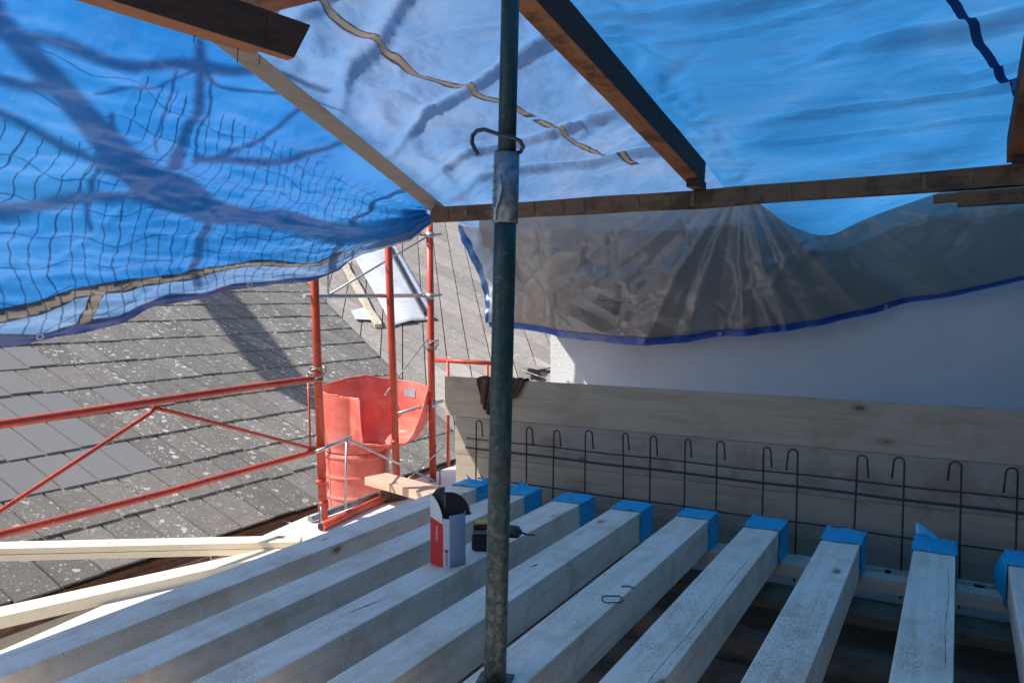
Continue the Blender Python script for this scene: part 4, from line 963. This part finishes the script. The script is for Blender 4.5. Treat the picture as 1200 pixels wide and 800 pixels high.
def chain(p,q,name_lab):
    p,q=Vector(p),Vector(q); n=int((q-p).length/.022); mb=MB(); d=(q-p).normalized(); x=d.cross(Vector((1,0,0))).normalized(); y=d.cross(x)
    for i in range(n):
        c=p.lerp(q,(i+.5)/n)+Vector((0,.004*math.sin(i*.5),0)); s_=x if i%2 else y
        mb.tube([c+d*.015*math.cos(t_)+s_*.0075*math.sin(t_) for t_ in [k*2*math.pi/10 for k in range(11)]],.0026,5,False)
    return mb.build('chain',M['chain'],ch)
dl=ir*math.cos(R(195))+if_*math.sin(R(215)); 
chain(CC+dl*.255+Vector((0,0,.33)),CC+dl*.245+Vector((0,0,-.75)),'')
d2=ir*math.cos(R(333))+if_*math.sin(R(333)); chain(CC+d2*.235+Vector((0,0,.0)),CC+d2*.232+Vector((0,0,-.7)),'')
MB().tube([CC+dl*.26+Vector((.01,.0,.06+.03*i)) for i in range(-3,1)],[.012,.02,.017,.008],8).build('chain_knot',M['wire'],ch)
# ================================================================ LOOSE PLANKS, LEFT
def plank(name,p,q,w_,h_,lb,mt='fresh',up=(0,0,1)):
    o=MB().beam(p,q,w_,h_,up=up).build(name,M[mt],bevel=.002); tag(o,lb,'plank','fresh planks at lower left'); return o
p0=Vector((-2.86,2.92,-.262)); dA=Vector((-.815,-.580,0)).normalized()
sl_=.0
plank('fresh_plank',p0,p0+dA*2.5+Vector((0,0,.02)),.11,.030,'lower of two fresh yellow planks stacked at lower left, ends over the parapet')
plank('fresh_plank',p0+Vector((0,0,.0315)),p0+dA*2.5+Vector((0.0,0,.055)),.11,.030,'upper of two fresh yellow planks stacked at lower left, sunlit on top')
q0=Vector((-2.72,3.30,-.272)); q1=Vector((-3.36,1.60,-.285)); dB=(q1-q0).normalized()
plank('fresh_plank',q0,q0+dB*3.4,.12,.05,'single long fresh plank lying at lower left beside the leftmost joist')
# ================================================================ CARTON
cx=thing('carton','opened red and white carton standing on a joist, dark inside, grey film on one side','box',(-1.635,2.43,0))
a=Vector((-1.700,2.405,.001)); b_=Vector((-1.634,2.391,.001)); c=Vector((-1.614,2.402,.001)); d=Vector((-1.588,2.470,.001)); e=a+(d-c)*1.0+Vector((-.004,.012,0))
HT=.200; up3=Vector((0,0,1))
card_red=simple('red_card',(.62,.020,.025),.5,0,.06,30,.05); card_w=simple('white_card',(.78,.79,.80),.55,0,.04,30,.05)
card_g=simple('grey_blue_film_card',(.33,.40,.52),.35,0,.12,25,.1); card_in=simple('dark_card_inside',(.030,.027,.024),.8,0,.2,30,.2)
def quad(name,pts,m_,par=cx,solid=.0015): return MB().add(pts,[tuple(range(len(pts)))]).build(name,m_,par,solid=solid)
hr=.180
quad('red_side',[a,b_,b_+up3*(hr-.018),a+up3*hr],card_red)
n_=10; cv=[a+up3*hr]+[b_+up3*(hr-.018)]
arc=[]
for i in range(n_+1):
    t_=i/n_; arc.append(a.lerp(b_,t_)+up3*(hr+.085*math.sqrt(max(0,1-t_**2))-.02*t_))
quad('white_flap',[a+up3*hr,b_+up3*(hr-.018)]+arc[::-1][:-1]+[arc[0]],card_w)
quad('white_edge',[b_,c,c+up3*HT*.9,b_+up3*HT*.92],card_w)
def gf(u,v):
    p=c.lerp(d,u); o_=Vector((.9,-.25,0)).normalized()*.006*math.sin(u*3.14); return p+o_+up3*(HT*.97*v)
MB().grid(gf,12,6).build('film_side',card_g,cx,solid=.0015)
quad('back_side',[d,e,e+up3*HT,d+up3*HT],card_g); quad('back_side',[e,a,a+up3*hr,e+up3*HT],card_in)
ctr=(a+b_+c+d+e)/5
quad('bottom',[a+up3*.002,b_+up3*.002,c+up3*.002,d+up3*.002,e+up3*.002],card_in)
# dark inner flaps
def fan(o0,dx,dz,r_,a0,a1,n=14): return [o0]+[o0+dx*math.cos(a0+(a1-a0)*i/n)*r_+dz*math.sin(a0+(a1-a0)*i/n)*r_ for i in range(n+1)]
m1_=a.lerp(e,.5)
quad('dark_flap',[a+up3*(hr+.02)+Vector((0,.012,0)),a+up3*(hr+.075)+Vector((-.006,.015,0)),a.lerp(b_,.3)+up3*(hr+.105)+Vector((0,.02,0)),a.lerp(b_,.92)+up3*(hr+.118)+Vector((0,.02,0)),a.lerp(b_,.88)+up3*(hr+.085)+Vector((0,.02,0)),b_+up3*(hr-.01)+Vector((0,.015,0))],card_in)
fo=b_+up3*(hr-.0)+Vector((.0,.02,0)); fx=(d-b_+Vector((.012,.01,0))).normalized()
quad('dark_flap',fan(fo,fx,up3,.098,.02,math.pi/2+.05),card_in)
quad('flap_edge',[fo+fx*.03+up3*.004,fo+fx*.1+up3*.001,fo+fx*.105+up3*.010,fo+fx*.03+up3*.012],simple('cut_card_edge',(.35,.24,.16),.8))
def text(s_,size,org_,xd,yd,m_,par):
    cu=bpy.data.curves.new('lettering','FONT'); cu.body=s_; cu.size=size; cu.extrude=.0004; cu.align_x='LEFT'
    ob=bpy.data.objects.new('tmp',cu); col.objects.link(ob); dg=bpy.context.evaluated_depsgraph_get(); me=bpy.data.meshes.new_from_object(ob.evaluated_get(dg)); bpy.data.objects.remove(ob)
    xd=xd.normalized(); yd=yd.normalized(); zd=xd.cross(yd)
    mt=Matrix(((xd.x,yd.x,zd.x,org_.x),(xd.y,yd.y,zd.y,org_.y),(xd.z,yd.z,zd.z,org_.z),(0,0,0,1))); me.transform(mt); me.transform(Matrix.Translation(-Vector(par['_w'])))
    me.materials.clear(); me.materials.append(m_); o_=bpy.data.objects.new('lettering',me); col.objects.link(o_); o_.parent=par; return o_
nr=(b_-a).cross(up3).normalized()
text('WÜRTH',.016,a.lerp(b_,.44)+up3*(hr-.028)+nr*.0022,-up3,(b_-a),card_w,cx)
nw=(c-b_).cross(up3).normalized()
text('WÜRTH',.0125,b_.lerp(c,.30)+up3*.052+nw*.0022,-up3,(c-b_),card_red,cx)
quad('emblem',[b_.lerp(c,.3)+up3*.056+nw*.002,b_.lerp(c,.75)+up3*.056+nw*.002,b_.lerp(c,.75)+up3*.068+nw*.002,b_.lerp(c,.3)+up3*.068+nw*.002],card_red)
# ================================================================ DRILL
dr_=thing('cordless_drill','yellow and black cordless drill lying on a joist behind the steel prop','drill',(-1.625,2.655,0))
O=Vector((-1.620,2.652,0))
def lp(x,y,z): return O+ir*x+if_*y+Vector((0,0,z))
def lbox(name,x0,x1,y0,y1,z0_,z1_,m_,bv=.006):
    mb=MB(); mb.add([lp(*q) for q in ((x0,y0,z0_),(x1,y0,z0_),(x1,y1,z0_),(x0,y1,z0_),(x0,y0,z1_),(x1,y0,z1_),(x1,y1,z1_),(x0,y1,z1_))],[(3,2,1,0),(4,5,6,7),(0,1,5,4),(1,2,6,5),(2,3,7,6),(3,0,4,7)]); return mb.build(name,m_,dr_,bevel=bv)
lbox('battery',-.046,.04,-.035,.04,.002,.066,M['black'],.010)
lbox('battery_plate',-.042,.045,-.03,.036,.0665,.080,simple('grey_plastic',(.16,.17,.18),.5),.003)
lbox('handle',-.040,.05,-.018,.026,.0805,.100,M['black'],.004)
lbox('yellow_shell',-.030,.055,-.012,.028,.1005,.110,M['yellow'],.004)
MB().tube([lp(.0,.01,.072),lp(.01,.01,.072),lp(.075,.01,.068),(lp(.09,.01,.066))],[.02,.030,.030,.022],18).build('motor_body',M['yellow'],dr_)
MB().tube([lp(.088,.0,.072),lp(.10,-.0,.072),lp(.138,.0,.068),lp(.152,.0,.066)],[.022,.026,.024,.008],18).build('chuck',M['darksteel'],dr_)
MB().tube([lp(.150,.0,.066),lp(.165,.0,.062),lp(.175,.0,.058),lp(.205,.0,.056)],[.004,.0045,.003,.003],8).build('drill_bit',M['darksteel'],dr_)
# small bright screws scattered on the joists
mb=MB()
o=MB().tube([(-1.93,2.93,.0),(-1.925,2.935,.028)],[.006,.010],8).build('nail',M['rebar']); tag(o,'small dark nail standing on the joist left of the prop','nail')
for o in bpy.data.objects:
    if '_w' in o: del o['_w']
